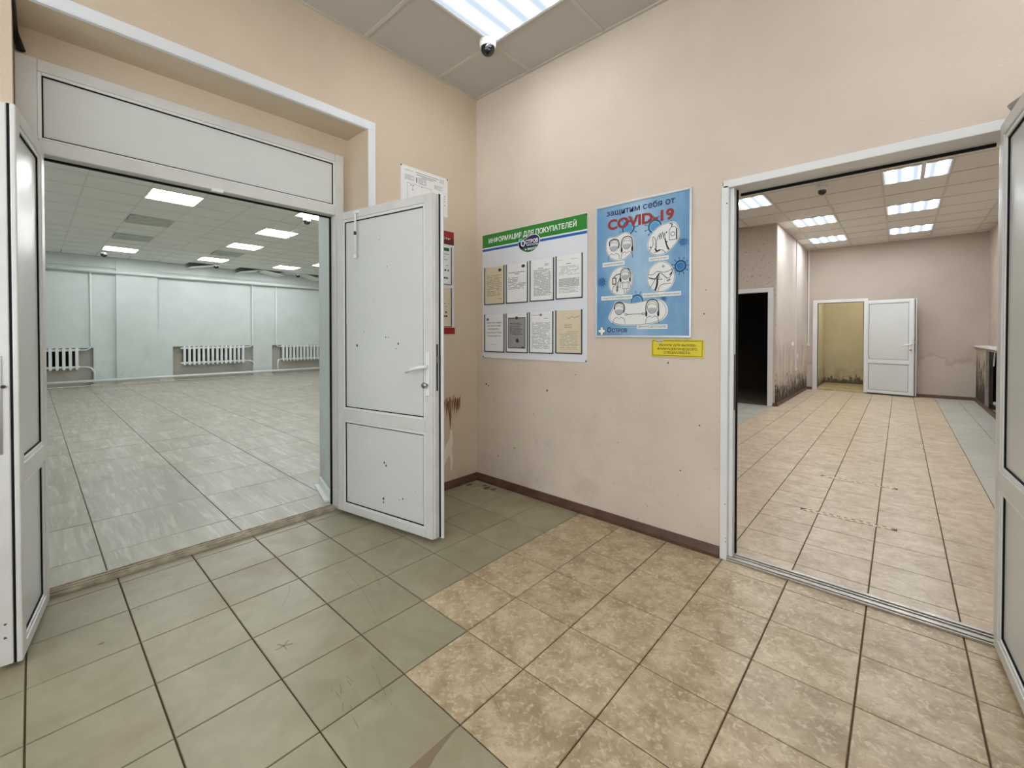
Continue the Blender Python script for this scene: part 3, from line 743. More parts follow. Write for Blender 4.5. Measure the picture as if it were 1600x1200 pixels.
p3('frame', MB().box(.955, 1.035, YD - .02, YD + .02, 0, 2.0).box(.05, .13, YD - .02, YD + .02, 0, 2.0).box(.13, .955, YD - .02, YD + .02, 1.93, 2.0).box(.955, .967, YD, YD + .15, 0, 1.93), M_trimd, d4, .54, YD, bevel=.004)

# surface wiring on the mouldy wall
tag(obj('cable_duct', MB().box(XS, XS + .018, 7.62, 7.66, .55, HR).box(XS, XS + .03, 7.60, 7.68, .50, .56), M_trimd), 'thin white cable duct running down the mouldy side wall', 'duct')
tag(obj('cable_duct', MB().box(1.10, 1.125, YB - .018, YB, 1.0, HR).box(1.09, 1.14, YB - .03, YB, .96, 1.02), M_trimd), 'thin white cable duct in the far corner beside the closet frame', 'duct')
for y, z, lb in ((7.25, 1.03, 'small white socket upper one on the mouldy side wall'), (7.72, .78, 'small white socket lower one beside the duct on the mouldy wall')):
    so = thing('wall_socket', (XS, y, z), label=lb, cat='socket', group='sockets on the mouldy wall')
    obj('body', MB().box(0, .03, -.035, .035, -.035, .035), M_white, so, bevel=.006)
    obj('cover', MB().box(.03, .034, -.022, .022, -.022, .022), M_trimd, so)
# broken pieces in the hole of the casing
def lump(x, y, z, r, label):
    bm = bmesh.new(); bmesh.ops.create_icosphere(bm, subdivisions=2, radius=r)
    for v in bm.verts: v.co *= random.uniform(.72, 1.15); v.co.z *= .8
    me = bpy.data.meshes.new('plaster_lump'); bm.to_mesh(me); bm.free()
    link('plaster_lump', me, M_rub, loc=(x, y, z), label=label, cat='rubble', group='plaster rubble in the broken casing')
lump(3.775, 7.45, .13, .075, 'larger pale plaster lump lying in the broken casing')
lump(3.77, 7.12, .115, .06, 'smaller pale plaster lump lying deeper in the broken casing')
mb = MB().prism([(-.02, -.17), (.02, -.17), (.035, .15), (.01, .17)], 0, .012, Matrix.Translation((3.70, 7.40, .87)) @ Matrix.Rotation(R(90), 4, 'Y') @ Matrix.Rotation(R(-62), 4, 'Z'))
mb.prism([(-.02, -.25), (.03, -.2), (.03, .3), (-.02, .28)], 0, .012, Matrix.Translation((3.72, 7.0, .88)) @ Matrix.Rotation(R(80), 4, 'Y'))
tag(obj('broken_board', mb, M_trimd), 'white splinter of board hanging in the broken casing', 'board')

# ------------------------------------------------------------------ ceiling lights
lens_m = emit_lens('lens_lobby', (1, .985, .96, 1), E_MAIN, 0)
lens_r = emit_lens('lens_room', (.97, .99, 1, 1), E_ROOM, 0)
tube_h = emit('tube_glow', (.99, 1, .985, 1), E_HALL)
def panel_light(x0, x1, y0, y1, z, lens, label, group):
    t = thing('ceiling_light', ((x0 + x1) / 2, (y0 + y1) / 2, z), label=label, cat='ceiling light', group=group)
    a, b = (x1 - x0) / 2 - .004, (y1 - y0) / 2 - .004
    i, j = a - .016, b - .016
    f = MB().box(-a, a, -b, -j, -.006, .05).box(-a, a, j, b, -.006, .05).box(-a, -i, -j, j, -.006, .05).box(i, a, -j, j, -.006, .05)
    obj('frame', f, M_white, t, bevel=.002)
    obj('diffuser', MB().add([(-i, -j, 0), (i, -j, 0), (i, j, 0), (-i, j, 0)], [(0, 1, 2, 3)]), lens, t)
    obj('housing', MB().box(-a, a, -b, b, .05, .09), M_white, t)
    return t
mlab = {(1, 1): 'square panel light above the corner with the dome camera', (3, 4): 'square panel light directly overhead out of frame', (5, 1): 'square panel light over the right doorway out of frame'}
for (i, j), lb in mlab.items(): panel_light(cxs[i], cxs[i + 1], cys[j + 1], cys[j], HM, lens_m, 'lobby ' + lb, 'panel lights in the lobby ceiling')
rlab = {'a': 'room panel light above the dark doorway, cut off by the door frame', 'b': 'room panel light in the left column, middle one', 'c': 'room panel light nearest the mouldy wall corner, farthest of the left column',
        'd': 'room panel light crossed by a cable duct, nearest of the right column', 'e': 'room panel light middle one of the right column', 'f': 'room panel light farthest of the right column',
        'g': 'room panel light hidden above the door head, right column', 'h': 'room panel light hidden above the door head, left column', 'i': 'room panel light hidden just inside the right doorway'}
for (i, j), n in room_cells.items(): panel_light(rxs[i], rxs[i + 1], rys[j], rys[j + 1], HR, lens_r, rlab[n], 'panel lights in the right-hand room')
def tube_light(x0, x1, y0, y1, z, label):
    t = thing('ceiling_light', ((x0 + x1) / 2, (y0 + y1) / 2, z), label=label, cat='ceiling light', group='four-tube lights in the hall ceiling')
    a, b = (x1 - x0) / 2 - .004, (y1 - y0) / 2 - .004; i, j = a - .014, b - .014
    obj('frame', MB().box(-a, a, -b, -j, -.006, .07).box(-a, a, j, b, -.006, .07).box(-a, -i, -j, j, -.006, .07).box(i, a, -j, j, -.006, .07), M_white, t)
    obj('reflector', MB().box(-i, i, -j, j, .066, .07), M_refl, t)
    for k in range(4):
        x = -i + (k + .5) * i / 2
        obj('tube', MB().tube([(x, -j + .02, .012), (x, j - .02, .012)], .015, 8), tube_h, t, smooth=True)
    return t
hlab = {'A': 'hall tube light nearest the doorway, over the left floor row', 'B': 'hall tube light far left, by the pilaster with a dome camera', 'C': 'hall tube light third row, beside the ceiling conduit', 'D': 'hall tube light between the conduit light and the stained board',
        'E': 'hall tube light above the middle radiator', 'F': 'hall tube light above the right radiator', 'G': 'hall tube light partly hidden by the door head at upper right', 'H': 'hall tube light cut off by the splayed jamb',
        'I': 'hall tube light hidden above the transom', 'J': 'hall tube light hidden behind the right jamb, near', 'K': 'hall tube light hidden behind the right jamb, deeper', 'L': 'hall tube light hidden behind the left leaf', 'N': 'hall tube light hidden above the transom, right'}
for (i, j), n in hall_cells.items(): tube_light(hxs[i], hxs[i + 1], hys[j], hys[j + 1], HH, hlab[n])

# ------------------------------------------------------------------ dome cameras and ceiling conduits
def dome(x, y, z, label, sc_=1, face=0):
    t = thing('dome_camera', (x, y, z), face, label=label, cat='security camera', group='dome cameras')
    obj('base', MB().lathe([(0, 0), (.052 * sc_, 0), (.052 * sc_, -.03 * sc_), (.046 * sc_, -.042 * sc_), (.0, -.042 * sc_)], 28), M_white, t, smooth=False)
    d = obj('dome', MB().lathe([(.043 * sc_, -.040 * sc_)] + [(.043 * sc_ * math.cos(a), -.05 * sc_ - .043 * sc_ * math.sin(a)) for a in [k * math.pi / 16 for k in range(9)]], 28), M_dome, t, smooth=True)
    obj('lens', MB().lathe([(0, 0), (.012 * sc_, 0), (.012 * sc_, -.006), (0, -.008)], 14, Matrix.Translation((.027 * sc_, -.019 * sc_, -.077 * sc_))), M_dark, d)
    return t
dome(.585, -.45, HM, 'dome camera on the lobby ceiling at the corner of the panel light', 1.05)
dome(1.88, 4.2, HR, 'dome camera between the two light columns of the right-hand room', 1.1)
dome(2.885, 3.58, HR, 'dome camera at the end of the cable duct near the right doorway', 1.1)
dome(-4.40, .46, HH, 'dome camera at the end of the conduit on the hall ceiling', 1.15)
dome(-10.62, -1.38, HH, 'dome camera beside the far left hall light', 1.3)
dome(-10.75, .78, HH, 'dome camera in front of the light above the middle radiator', 1.3)
dome(-10.95, 2.93, HH, 'dome camera near the light above the right radiator', 1.3)
tag(obj('cable_duct', MB().box(2.785, 2.825, 3.60, 4.66, HR - .03, HR - .004).box(2.78, 2.826, 3.54, 3.60, HR - .05, HR - .004), M_trimd), 'pale cable duct crossing the nearest right column room light', 'duct')
tag(obj('cable_duct', MB().tube([(-4.47, .475, HH - .015), (-5.56, .66, HH - .015)], .012, 8).tube([(-5.56, .66, HH - .015), (-5.58, .66, HH - .09)], .012, 8), M_white), 'thin white conduit across the hall ceiling to a dome camera', 'duct')

# ------------------------------------------------------------------ hall radiators and heating pipes
sec_mb = MB().box(-.045, .045, -.026, .026, .02, .50).prism([(-.045, -.012), (.045, -.012), (.045, .012), (-.045, .012)], 0, .02).prism([(-.045, -.012), (.045, -.012), (.045, .012), (-.045, .012)], .50, .52)
sec_mb.tube([(0, -.052, .065), (0, .052, .065)], .026, 10).tube([(0, -.052, .455), (0, .052, .455)], .026, 10)
sec_me = sec_mb.mesh('section'); sec_me.materials.append(M_white)
def radiator(y0, n, label, pitch=.105):
    t = thing('radiator', (XB + .005, y0, .395), label=label, cat='radiator', group='cast iron radiators in the hall')
    for k in range(n):
        o = bpy.data.objects.new('section', sec_me); COL.objects.link(o); o.parent = t; o.location = (0, .052 + k * pitch, 0)
    obj('fin_gap_shade', MB().box(-.115, -.105, .03, n * pitch - .03, .06, .46), M_void, t)  # dark sheet added so the gaps between sections look shaded
    obj('bracket', MB().box(-.14, -.045, .15, .17, .44, .47).box(-.14, -.045, n * pitch - .17, n * pitch - .15, .44, .47), M_dark, t)
    obj('end_plug', MB().tube([(0, -.03, .065), (0, 0, .065)], .02, 8).tube([(0, -.03, .455), (0, 0, .455)], .02, 8), M_white, t)
    return t
radiator(.18, 14, 'white ribbed radiator in the middle niche, fully in view')
radiator(2.64, 17, 'white ribbed radiator in the right niche, cut off by the jamb')
radiator(-3.20, 14, 'white ribbed radiator in the left niche, partly behind the narrow leaf')
def pipe(pts, r, label):
    return tag(obj('heating_pipe', MB().tube(pts, r, 10), M_white, smooth=True), label, 'pipe', 'white heating pipes in the hall')
pipe([(XB + .14, -4.1, 2.70), (XB + .14, 6.9, 2.70)], .038, 'white heating pipe running along the top of the far hall wall')
pipe([(XB + .14, -4.1, .13), (XB + .14, 6.9, .13)], .03, 'white heating pipe running along the foot of the far hall wall')
def bend(y0, y1, zt, zb):  # riser with rounded elbow into the radiator
    return [(XB + .06, y0, zt), (XB + .06, y0, zb + .09), (XB + .055, y0 + (y1 - y0) * .15, zb + .03), (XB + .03, y0 + (y1 - y0) * .4, zb), (XB + .005, y1, zb)]
pipe(bend(-1.55, -1.735, 2.70, .85), .017, 'riser pipe down to the left radiator top')
pipe(bend(1.84, 1.65, 2.70, .85), .017, 'riser pipe down to the middle radiator top')
pipe(bend(2.48, 2.64, 2.70, .85), .017, 'riser pipe down to the right radiator top')
def low(y0, y1): return [(XB + .12, y0, .14), (XB + .11, y0, .34), (XB + .08, y0 + (y1 - y0) * .2, .43), (XB + .04, y0 + (y1 - y0) * .5, .455), (XB + .005, y1, .46)]
pipe(low(-1.50, -1.735), .017, 'return pipe from the left radiator foot')
pipe(low(1.88, 1.65), .017, 'return pipe from the middle radiator foot')
pipe(low(2.50, 2.64), .017, 'return pipe from the right radiator foot')

# ------------------------------------------------------------------ information board
ib = thing('information_board', (.577, 0, 1.02), label='white customer information board with green header beside the room corner', cat='notice board')
def FB(off): return Fr((-.577, -off, -1.02), (1, 0, 0), (0, 0, 1), (0, -1, 0))
B0 = FB(0)
mb = MB(); slab(mb, B0, .077, 1.075, 1.02, 2.015, .002, .007); obj('sheet', mb, M_sign, ib)
mb = MB(); slab(mb, B0, .079, 1.073, 1.909, 2.013, .007, .0075); obj('header_band', mb, M_green, ib)
mb = MB(); slab(mb, B0, .079, 1.073, 1.880, 1.898, .007, .0075); obj('blue_stripe', mb, M_blue, ib)
mb = MB(); text(mb, B0, 'ИНФОРМАЦИЯ ДЛЯ ПОКУПАТЕЛЕЙ', .150, .990, 1.932, 1.990, .0082, .018); obj('heading', mb, M_wprint, ib)
lg = MB(); out = smoothc([(.47, 1.895), (.475, 1.915), (.50, 1.922), (.53, 1.918), (.575, 1.935), (.61, 1.940), (.65, 1.932), (.670, 1.905), (.665, 1.87), (.64, 1.838), (.60, 1.822), (.56, 1.819), (.515, 1.834), (.48, 1.86)], n=4)
poly(lg, B0, [(.571 + (x - .571) * 1.05, 1.88 + (y - 1.88) * 1.07) for x, y in out], .0085); lo_ = obj('logo', lg, M_wprint, ib)
mb = MB(); poly(mb, B0, out, .0090); obj('logo_field', mb, M_navy, lo_)
mb = MB(); poly(mb, B0, smoothc([(.484, 1.862), (.52, 1.848), (.57, 1.846), (.62, 1.856), (.655, 1.862), (.638, 1.84), (.60, 1.823), (.56, 1.820), (.515, 1.835)], n=4), .0094); obj('logo_green', mb, M_green2, lo_)
mb = MB(); poly(mb, B0, ell(.483, 1.915, .014, .014, 16), .0094); stroke(mb, B0, smoothc([(.474, 1.90), (.478, 1.878), (.495, 1.862), (.525, 1.857)], False), .009, .0095); obj('logo_swirl', mb, M_lblue, lo_)
mb = MB(); text(mb, B0, 'О', .494, .534, 1.866, 1.914, .0098, .03); text(mb, B0, 'СТРОВ', .538, .660, 1.882, 1.912, .0098, .03); text(mb, B0, 'ЧИСТОТЫ', .548, .658, 1.864, 1.878, .0098, .02); text(mb, B0, 'и вкуса', .533, .645, 1.829, 1.850, .0098, .02); obj('logo_lettering', mb, M_wprint, lo_)
mb = MB()
for u, v in ((.085, 2.006), (1.067, 2.006), (.085, 1.028), (1.067, 1.028)): poly(mb, B0, ell(u, v, .006, .006, 10), .0083)
obj('fixing_screw', mb, M_dark, ib)
pk = [(.104, 1.449), (.343, 1.449), (.583, 1.452), (.820, 1.456), (.104, 1.068), (.342, 1.070), (.577, 1.072), (.818, 1.076)]
for u, v in pk:
    mb = MB(); slab(mb, B0, u - .003, u + .004, v - .002, v + .30, .007, .0115); slab(mb, B0, u + .212, u + .219, v - .002, v + .30, .007, .0115); slab(mb, B0, u, u + .216, v - .003, v + .004, .007, .0115)
    obj('pocket_edge', mb, M_pocket, ib)
# the eight sheets standing in the pockets
def para(mb, fr, u0, u1, v1, v0, dens, d, lh=.008, th=.0034, ragged=.15, indent=0):
    v = v1
    while v > v0:
        e = u1 - random.random() * ragged * (u1 - u0); u = u0 + (indent if random.random() < .2 else 0)
        while u < e:
            wl_ = random.uniform(.006, .022)
            if random.random() < dens: rect(mb, fr, u, min(u + wl_, e), v, v + th, d)
            u += wl_ + .003
        v -= lh
def sheet(k, label, m, fn, name='printed_sheet'):
    u, v = pk[k]; w_, h_ = .206, .292
    t = thing(name, (u + .108, -.0075, v + .005), label=label, cat='paper sheet', group='paper sheets in the board pockets')
    fr = Fr((-.103, 0, 0), (1, 0, 0), (0, 0, 1), (0, -1, 0)); mb = MB(); slab(mb, fr, 0, w_, 0, h_, .0002, .0010)
    obj('paper', mb, m, t); fn(t, fr, w_, h_); return t
def dot(mb, fr, x, y, rx=.018, ry=.012): poly(mb, fr, ell(x, y, rx, ry, 16), .0013)
def s0(t, fr, w_, h_):
    mb = MB(); dot(mb, fr, .165, .262); para(mb, fr, .02, .190, .222, .055, .8, .0013, .0105, .003); rect(mb, fr, .15, .185, .035, .038, .0013); obj('print', mb, M_ink, t)
def s1(t, fr, w_, h_):
    mb = MB(); dot(mb, fr, .168, .268); rect(mb, fr, .02, .185, .225, .229, .0013); rect(mb, fr, .08, .13, .212, .216, .0013); para(mb, fr, .015, .12, .185, .15, .9, .0013, .011, .004); para(mb, fr, .015, .195, .14, .10, .85, .0013, .010, .0036); obj('print', mb, M_ink, t)
def s2(t, fr, w_, h_):
    mb = MB(); rect(mb, fr, .13, .17, .255, .259, .0013); rect(mb, fr, .13, .165, .245, .249, .0013); rect(mb, fr, .07, .12, .228, .232, .0013); para(mb, fr, .03, .190, .218, .03, .92, .0013, .0062, .003, .05); obj('print', mb, M_inkl, t)
def s3(t, fr, w_, h_):
    mb = MB(); rect(mb, fr, .01, .05, .262, .264, .0013); rect(mb, fr, .12, .17, .262, .264, .0013); rect(mb, fr, .08, .12, .232, .236, .0013); para(mb, fr, .02, .19, .215, .15, .7, .0013, .0095, .003); para(mb, fr, .02, .19, .13, .075, .98, .0013, .006, .0036, .02); para(mb, fr, .02, .18, .065, .03, .8, .0013, .0095, .003); obj('print', mb, M_inkl, t)
def s4(t, fr, w_, h_):
    mb = MB(); dot(mb, fr, .03, .255, .016, .011)
    for q, ln in enumerate(('Книга замечаний и', 'предложений', 'находится у', 'контролёра', 'торгового объекта')): text(mb, fr, ln, .018 + .008 * (q % 3), .185 - .012 * (q % 3), .222 - q * .027, .238 - q * .027, .0013, .018)
    para(mb, fr, .02, .15, .052, .045, .7, .0013, .01, .0016); obj('print', mb, M_inkl, t)
def s5(t, fr, w_, h_):
    g = MB(); slab(g, fr, .014, .192, .025, .262, .0010, .0013); c = obj('certificate', g, M_grey, t)
    mb = MB(); stroke(mb, fr, [(.018, .03), (.188, .03), (.188, .257), (.018, .257)], .005, .0016, True); dot(mb, fr, .103, .258, .014, .012); poly(mb, fr, ell(.103, .258, .014, .012, 16), .0017)
    para(mb, fr, .035, .17, .215, .12, .9, .0016, .012, .0045, .25); poly(mb, fr, ell(.11, .085, .016, .016, 14), .0017); poly(mb, fr, ell(.165, .035, .012, .007, 12), .0018); obj('print', mb, M_ink, c)
def s6(t, fr, w_, h_):
    mb = MB(); dot(mb, fr, .103, .272, .012, .009); rect(mb, fr, .02, .09, .27, .273, .0013); rect(mb, fr, .13, .17, .245, .248, .0013); para(mb, fr, .02, .195, .215, .02, .85, .0013, .0075, .0028, .12); obj('print', mb, M_inkl, t)
def s7(t, fr, w_, h_):
    mb = MB(); stroke(mb, fr, smoothc([(.09, .245), (.11, .235), (.13, .25), (.15, .24), (.19, .25)], False), .003, .0013); para(mb, fr, .07, .14, .195, .165, .9, .0013, .011, .003); para(mb, fr, .03, .19, .145, .02, .75, .0013, .011, .0026); obj('print', mb, M_inkl, t)
for k, (lb, m, fn) in enumerate([('cream notice with round black stamp, first pocket of the upper row', M_cream, s0), ('white notice with stamp and short lines, second pocket of the upper row', M_paper, s1), ('densely printed white page, third pocket of the upper row', M_paper, s2), ('page with a grey text block, last pocket of the upper row', M_paper, s3),
                                 ('page in large centred lettering, first pocket of the lower row', M_paper, s4), ('grey bordered certificate, second pocket of the lower row', M_paper, s5), ('closely printed page with small emblem, third pocket of the lower row', M_paper, s6), ('cream letter with a signature, last pocket of the lower row', M_cream, s7)]): sheet(k, lb, m, fn)

# ------------------------------------------------------------------ blue health poster in a snap frame
po = thing('health_poster', (1.447, 0, 1.19), label='blue framed virus protection poster left of the right doorway', cat='poster')
P0 = Fr((-1.447, 0, -1.19), (1, 0, 0), (0, 0, 1), (0, -1, 0))
mb = MB(); slab(mb, P0, 1.141, 1.752, 1.190, 2.030, .001, .010)
g = NG('poster_blue')
zz = g.sep(g.pos)
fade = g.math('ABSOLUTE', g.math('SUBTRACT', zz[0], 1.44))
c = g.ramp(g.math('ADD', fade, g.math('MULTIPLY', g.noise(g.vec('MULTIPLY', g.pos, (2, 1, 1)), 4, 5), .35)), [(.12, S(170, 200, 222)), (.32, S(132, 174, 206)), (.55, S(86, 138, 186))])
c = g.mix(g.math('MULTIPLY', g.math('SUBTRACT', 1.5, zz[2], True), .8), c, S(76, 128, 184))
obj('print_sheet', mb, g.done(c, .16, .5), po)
mb = MB()
for a in ((1.139, 1.151, 1.188, 2.031), (1.743, 1.755, 1.188, 2.031), (1.151, 1.743, 2.019, 2.031), (1.151, 1.743, 1.188, 1.200)): slab(mb, P0, a[0], a[1], a[2], a[3], .001, .016)
obj('snap_frame', mb, mat('silver_frame', S(214, 218, 220), .35, .4), po, bevel=.002)
D = .0105
def part_print(name, mb, m, par=po): return obj(name, mb, m, par)
mb = MB(); text(mb, P0, 'защитим себя от', 1.220, 1.661, 1.952, 1.999, D + .0010, .012); part_print('heading', mb, M_navy)
mb = MB(); text(mb, P0, 'COVID-19', 1.229, 1.656, 1.868, 1.936, D + .0010, .040); part_print('title', mb, mat('title_red', S(150, 44, 36), .4))
def virus(mb, u, v, r, n=11):
    stroke(mb, P0, ell(u, v, r * .62, r * .62, 22), r * .16, D + .0002, True); poly(mb, P0, ell(u, v, r * .45, r * .45, 18), D + .0003)
    for k in range(n):
        a = 6.283 * k / n; stroke(mb, P0, [(u + r * .68 * math.cos(a), v + r * .68 * math.sin(a)), (u + r * .98 * math.cos(a), v + r * .98 * math.sin(a))], r * .09, D + .0002)
        poly(mb, P0, ell(u + r * math.cos(a), v + r * math.sin(a), r * .10, r * .08, 8), D + .0002)
for u, v, r, m in ((1.703, 1.596, .060, M_virus), (1.187, 1.545, .034, M_virus), (1.707, 1.730, .026, M_virus), (1.540, 1.846, .060, M_virus2), (1.371, 1.866, .062, M_virus2), (1.43, 1.412, .056, M_virus2), (1.597, 1.416, .022, M_virus)):
    mb = MB()
    if r == .060 and u > 1.6: u = 1.692; r = .048
    virus(mb, u, v, r); part_print('virus_drawing', mb, m)
M_bub = mat('pale_bubble', S(226, 228, 226), .3)
blobs = [smoothc([(1.216, 1.775), (1.232, 1.822), (1.29, 1.825), (1.345, 1.842), (1.392, 1.82), (1.414, 1.765), (1.395, 1.71), (1.35, 1.675), (1.30, 1.668), (1.25, 1.69), (1.222, 1.73)]),
         smoothc([(1.494, 1.745), (1.515, 1.80), (1.56, 1.84), (1.61, 1.855), (1.662, 1.852), (1.688, 1.80), (1.682, 1.75), (1.64, 1.70), (1.59, 1.672), (1.54, 1.675), (1.505, 1.70)]),
         smoothc([(1.236, 1.532), (1.255, 1.595), (1.30, 1.628), (1.345, 1.63), (1.39, 1.595), (1.404, 1.54), (1.385, 1.485), (1.34, 1.452), (1.29, 1.455), (1.25, 1.485)]),
         smoothc([(1.494, 1.541), (1.515, 1.605), (1.575, 1.638), (1.63, 1.615), (1.662, 1.55), (1.645, 1.485), (1.585, 1.454), (1.53, 1.468), (1.503, 1.50)]),
         smoothc([(1.236, 1.32), (1.262, 1.365), (1.285, 1.412), (1.33, 1.412), (1.40, 1.400), (1.52, 1.415), (1.59, 1.405), (1.622, 1.35), (1.60, 1.30), (1.53, 1.272), (1.42, 1.262), (1.32, 1.265), (1.255, 1.285)])]
inks = []
for bpts in blobs:
    mb = MB(); poly(mb, P0, bpts, D + .0006); b = part_print('picture_bubble', mb, M_bub)
    mb = MB(); cx_ = sum(p[0] for p in bpts) / len(bpts); cy_ = sum(p[1] for p in bpts) / len(bpts)
    stroke(mb, P0, [(cx_ + (x - cx_) * .95, cy_ + (y - cy_) * .95) for x, y in bpts], .0022, D + .0009, True)
    inks.append((b, mb))
I = D + .0010
def face(mb, u, v, s, long_hair, grey):
    """line drawn head with a mask and shoulders"""
    stroke(mb, P0, ell(u, v, .030 * s, .036 * s, 22), .0026, I, True)
    if long_hair:
        stroke(mb, P0, smoothc([(u - .036 * s, v - .045 * s), (u - .040 * s, v), (u - .026 * s, v + .038 * s), (u + .01 * s, v + .046 * s), (u + .036 * s, v + .022 * s), (u + .040 * s, v - .05 * s)], False), .006 * s, I)
        for q in (-1, 1): poly(mb, P0, ell(u + q * .037 * s, v - .038 * s, .007 * s, .018 * s, 10), I)
    else:
        stroke(mb, P0, smoothc([(u - .034 * s, v + .004), (u - .030 * s, v + .03 * s), (u - .005 * s, v + .043 * s), (u + .028 * s, v + .034 * s), (u + .038 * s, v + .005 * s), (u + .032 * s, v - .02 * s)], False), .007 * s, I)
    stroke(mb, P0, smoothc([(u - .02 * s, v + .018 * s), (u, v + .022 * s), (u + .022 * s, v + .012 * s)], False), .002, I)
    poly(grey, P0, smoothc([(u - .024 * s, v - .006 * s), (u, v - .002 * s), (u + .024 * s, v - .006 * s), (u + .02 * s, v - .026 * s), (u, v - .034 * s), (u - .02 * s, v - .026 * s)], n=3), I - .0002)
    stroke(mb, P0, smoothc([(u - .042 * s, v - .095 * s), (u - .034 * s, v - .062 * s), (u - .012 * s, v - .052 * s)], False), .0026, I)
    stroke(mb, P0, smoothc([(u + .042 * s, v - .095 * s), (u + .034 * s, v - .062 * s), (u + .012 * s, v - .052 * s)], False), .0026, I)
    stroke(mb, P0, smoothc([(u - .014 * s, v - .05 * s), (u, v - .062 * s), (u + .014 * s, v - .05 * s)], False), .002, I)
greys = [MB() for _ in range(5)]
face(inks[0][1], 1.273, 1.768, .95, False, greys[0]); face(inks[0][1], 1.362, 1.770, .95, True, greys[0])
m2 = inks[1][1]   # two rubbing hands and a soap bottle
for pts in ([(1.505, 1.70), (1.53, 1.735), (1.528, 1.775), (1.535, 1.785), (1.545, 1.765), (1.552, 1.73), (1.54, 1.71)], [(1.552, 1.715), (1.545, 1.735), (1.555, 1.765), (1.565, 1.79), (1.572, 1.765)], [(1.57, 1.765), (1.574, 1.80), (1.582, 1.768)], [(1.58, 1.768), (1.588, 1.805), (1.594, 1.768)], [(1.592, 1.768), (1.602, 1.798), (1.604, 1.755), (1.618, 1.70)], [(1.54, 1.69), (1.56, 1.70), (1.59, 1.70), (1.605, 1.682)]):
    stroke(m2, P0, smoothc(pts, False, 4), .0030, I)
stroke(m2, P0, smoothc([(1.603, 1.765), (1.610, 1.735), (1.626, 1.70)], False), .007, I)
stroke(m2, P0, smoothc([(1.545, 1.712), (1.555, 1.698), (1.572, 1.704)], False), .008, I)
stroke(m2, P0, [(1.628, 1.752), (1.628, 1.812), (1.640, 1.826), (1.660, 1.826), (1.673, 1.812), (1.673, 1.752)], .003, I, True); stroke(m2, P0, [(1.670, 1.756), (1.670, 1.812)], .007, I)
stroke(m2, P0, [(1.640, 1.826), (1.646, 1.842), (1.632, 1.846)], .005, I); stroke(m2, P0, ell(1.648, 1.785, .012, .012, 12), .003, I, True)
for u, v in ((1.515, 1.725), (1.612, 1.80), (1.613, 1.745)): poly(m2, P0, ell(u, v, .005, .005, 8), I)
m3 = inks[2][1]   # temperature check
stroke(m3, P0, [(1.265, 1.525), (1.265, 1.563), (1.288, 1.563), (1.288, 1.525)], .006, I, True)
stroke(m3, P0, smoothc([(1.272, 1.568), (1.295, 1.583), (1.318, 1.583), (1.314, 1.555), (1.302, 1.53), (1.30, 1.50), (1.294, 1.475)], False), .005, I)
stroke(m3, P0, smoothc([(1.262, 1.48), (1.272, 1.51), (1.288, 1.52)], False), .003, I)
for q in range(4): stroke(m3, P0, [(1.288, 1.512 - q * .009), (1.304, 1.508 - q * .009)], .004, I)
face(m3, 1.352, 1.578, .85, True, greys[2]); stroke(m3, P0, [(1.336, 1.53), (1.332, 1.492), (1.374, 1.492), (1.37, 1.53)], .0026, I); stroke(m3, P0, [(1.345, 1.49), (1.346, 1.465)], .0026, I); stroke(m3, P0, [(1.362, 1.49), (1.362, 1.468)], .0026, I)
m4 = inks[3][1]   # spray bottle disinfecting a surface
for pts, w_ in (([(1.50, 1.565), (1.53, 1.562), (1.555, 1.578), (1.575, 1.575)], .003), ([(1.505, 1.545), (1.54, 1.535), (1.555, 1.545)], .006), ([(1.575, 1.575), (1.60, 1.57), (1.625, 1.575), (1.645, 1.585)], .003), ([(1.578, 1.568), (1.60, 1.548), (1.615, 1.535)], .004), ([(1.61, 1.535), (1.63, 1.537), (1.645, 1.56), (1.645, 1.582)], .003), ([(1.555, 1.545), (1.57, 1.565)], .008), ([(1.558, 1.535), (1.556, 1.50), (1.545, 1.468)], .010), ([(1.548, 1.54), (1.525, 1.50), (1.513, 1.485)], .003), ([(1.562, 1.463), (1.58, 1.497), (1.64, 1.503)], .003), ([(1.633, 1.552), (1.643, 1.565)], .007)):
    stroke(m4, P0, smoothc(pts, False, 4), w_, I)
for q in range(3): stroke(m4, P0, [(1.556, 1.552 - q * .009), (1.572, 1.548 - q * .009)], .004, I)
for u, v, r in ((1.593, 1.605, .009), (1.622, 1.52, .008), (1.632, 1.525, .005), (1.582, 1.53, .005)): stroke(m4, P0, [(u - r, v), (u + r, v)], .003, I); stroke(m4, P0, [(u, v - r), (u, v + r)], .003, I)
m5 = inks[4][1]   # two people keeping apart
face(m5, 1.310, 1.365, .98, False, greys[4]); face(m5, 1.527, 1.368, 1.0, True, greys[4])
stroke(m5, P0, [(1.362, 1.331), (1.466, 1.331)], .003, I)
for u in (1.357, 1.471): stroke(m5, P0, ell(u, 1.331, .007, .007, 10), .003, I, True)
for (b, mb), gm in zip(inks, greys):
    obj('drawing', mb, M_ink, b)
    if gm.v: obj('mask_tint', gm, mat('mask_grey', S(172, 178, 188), .4), b)
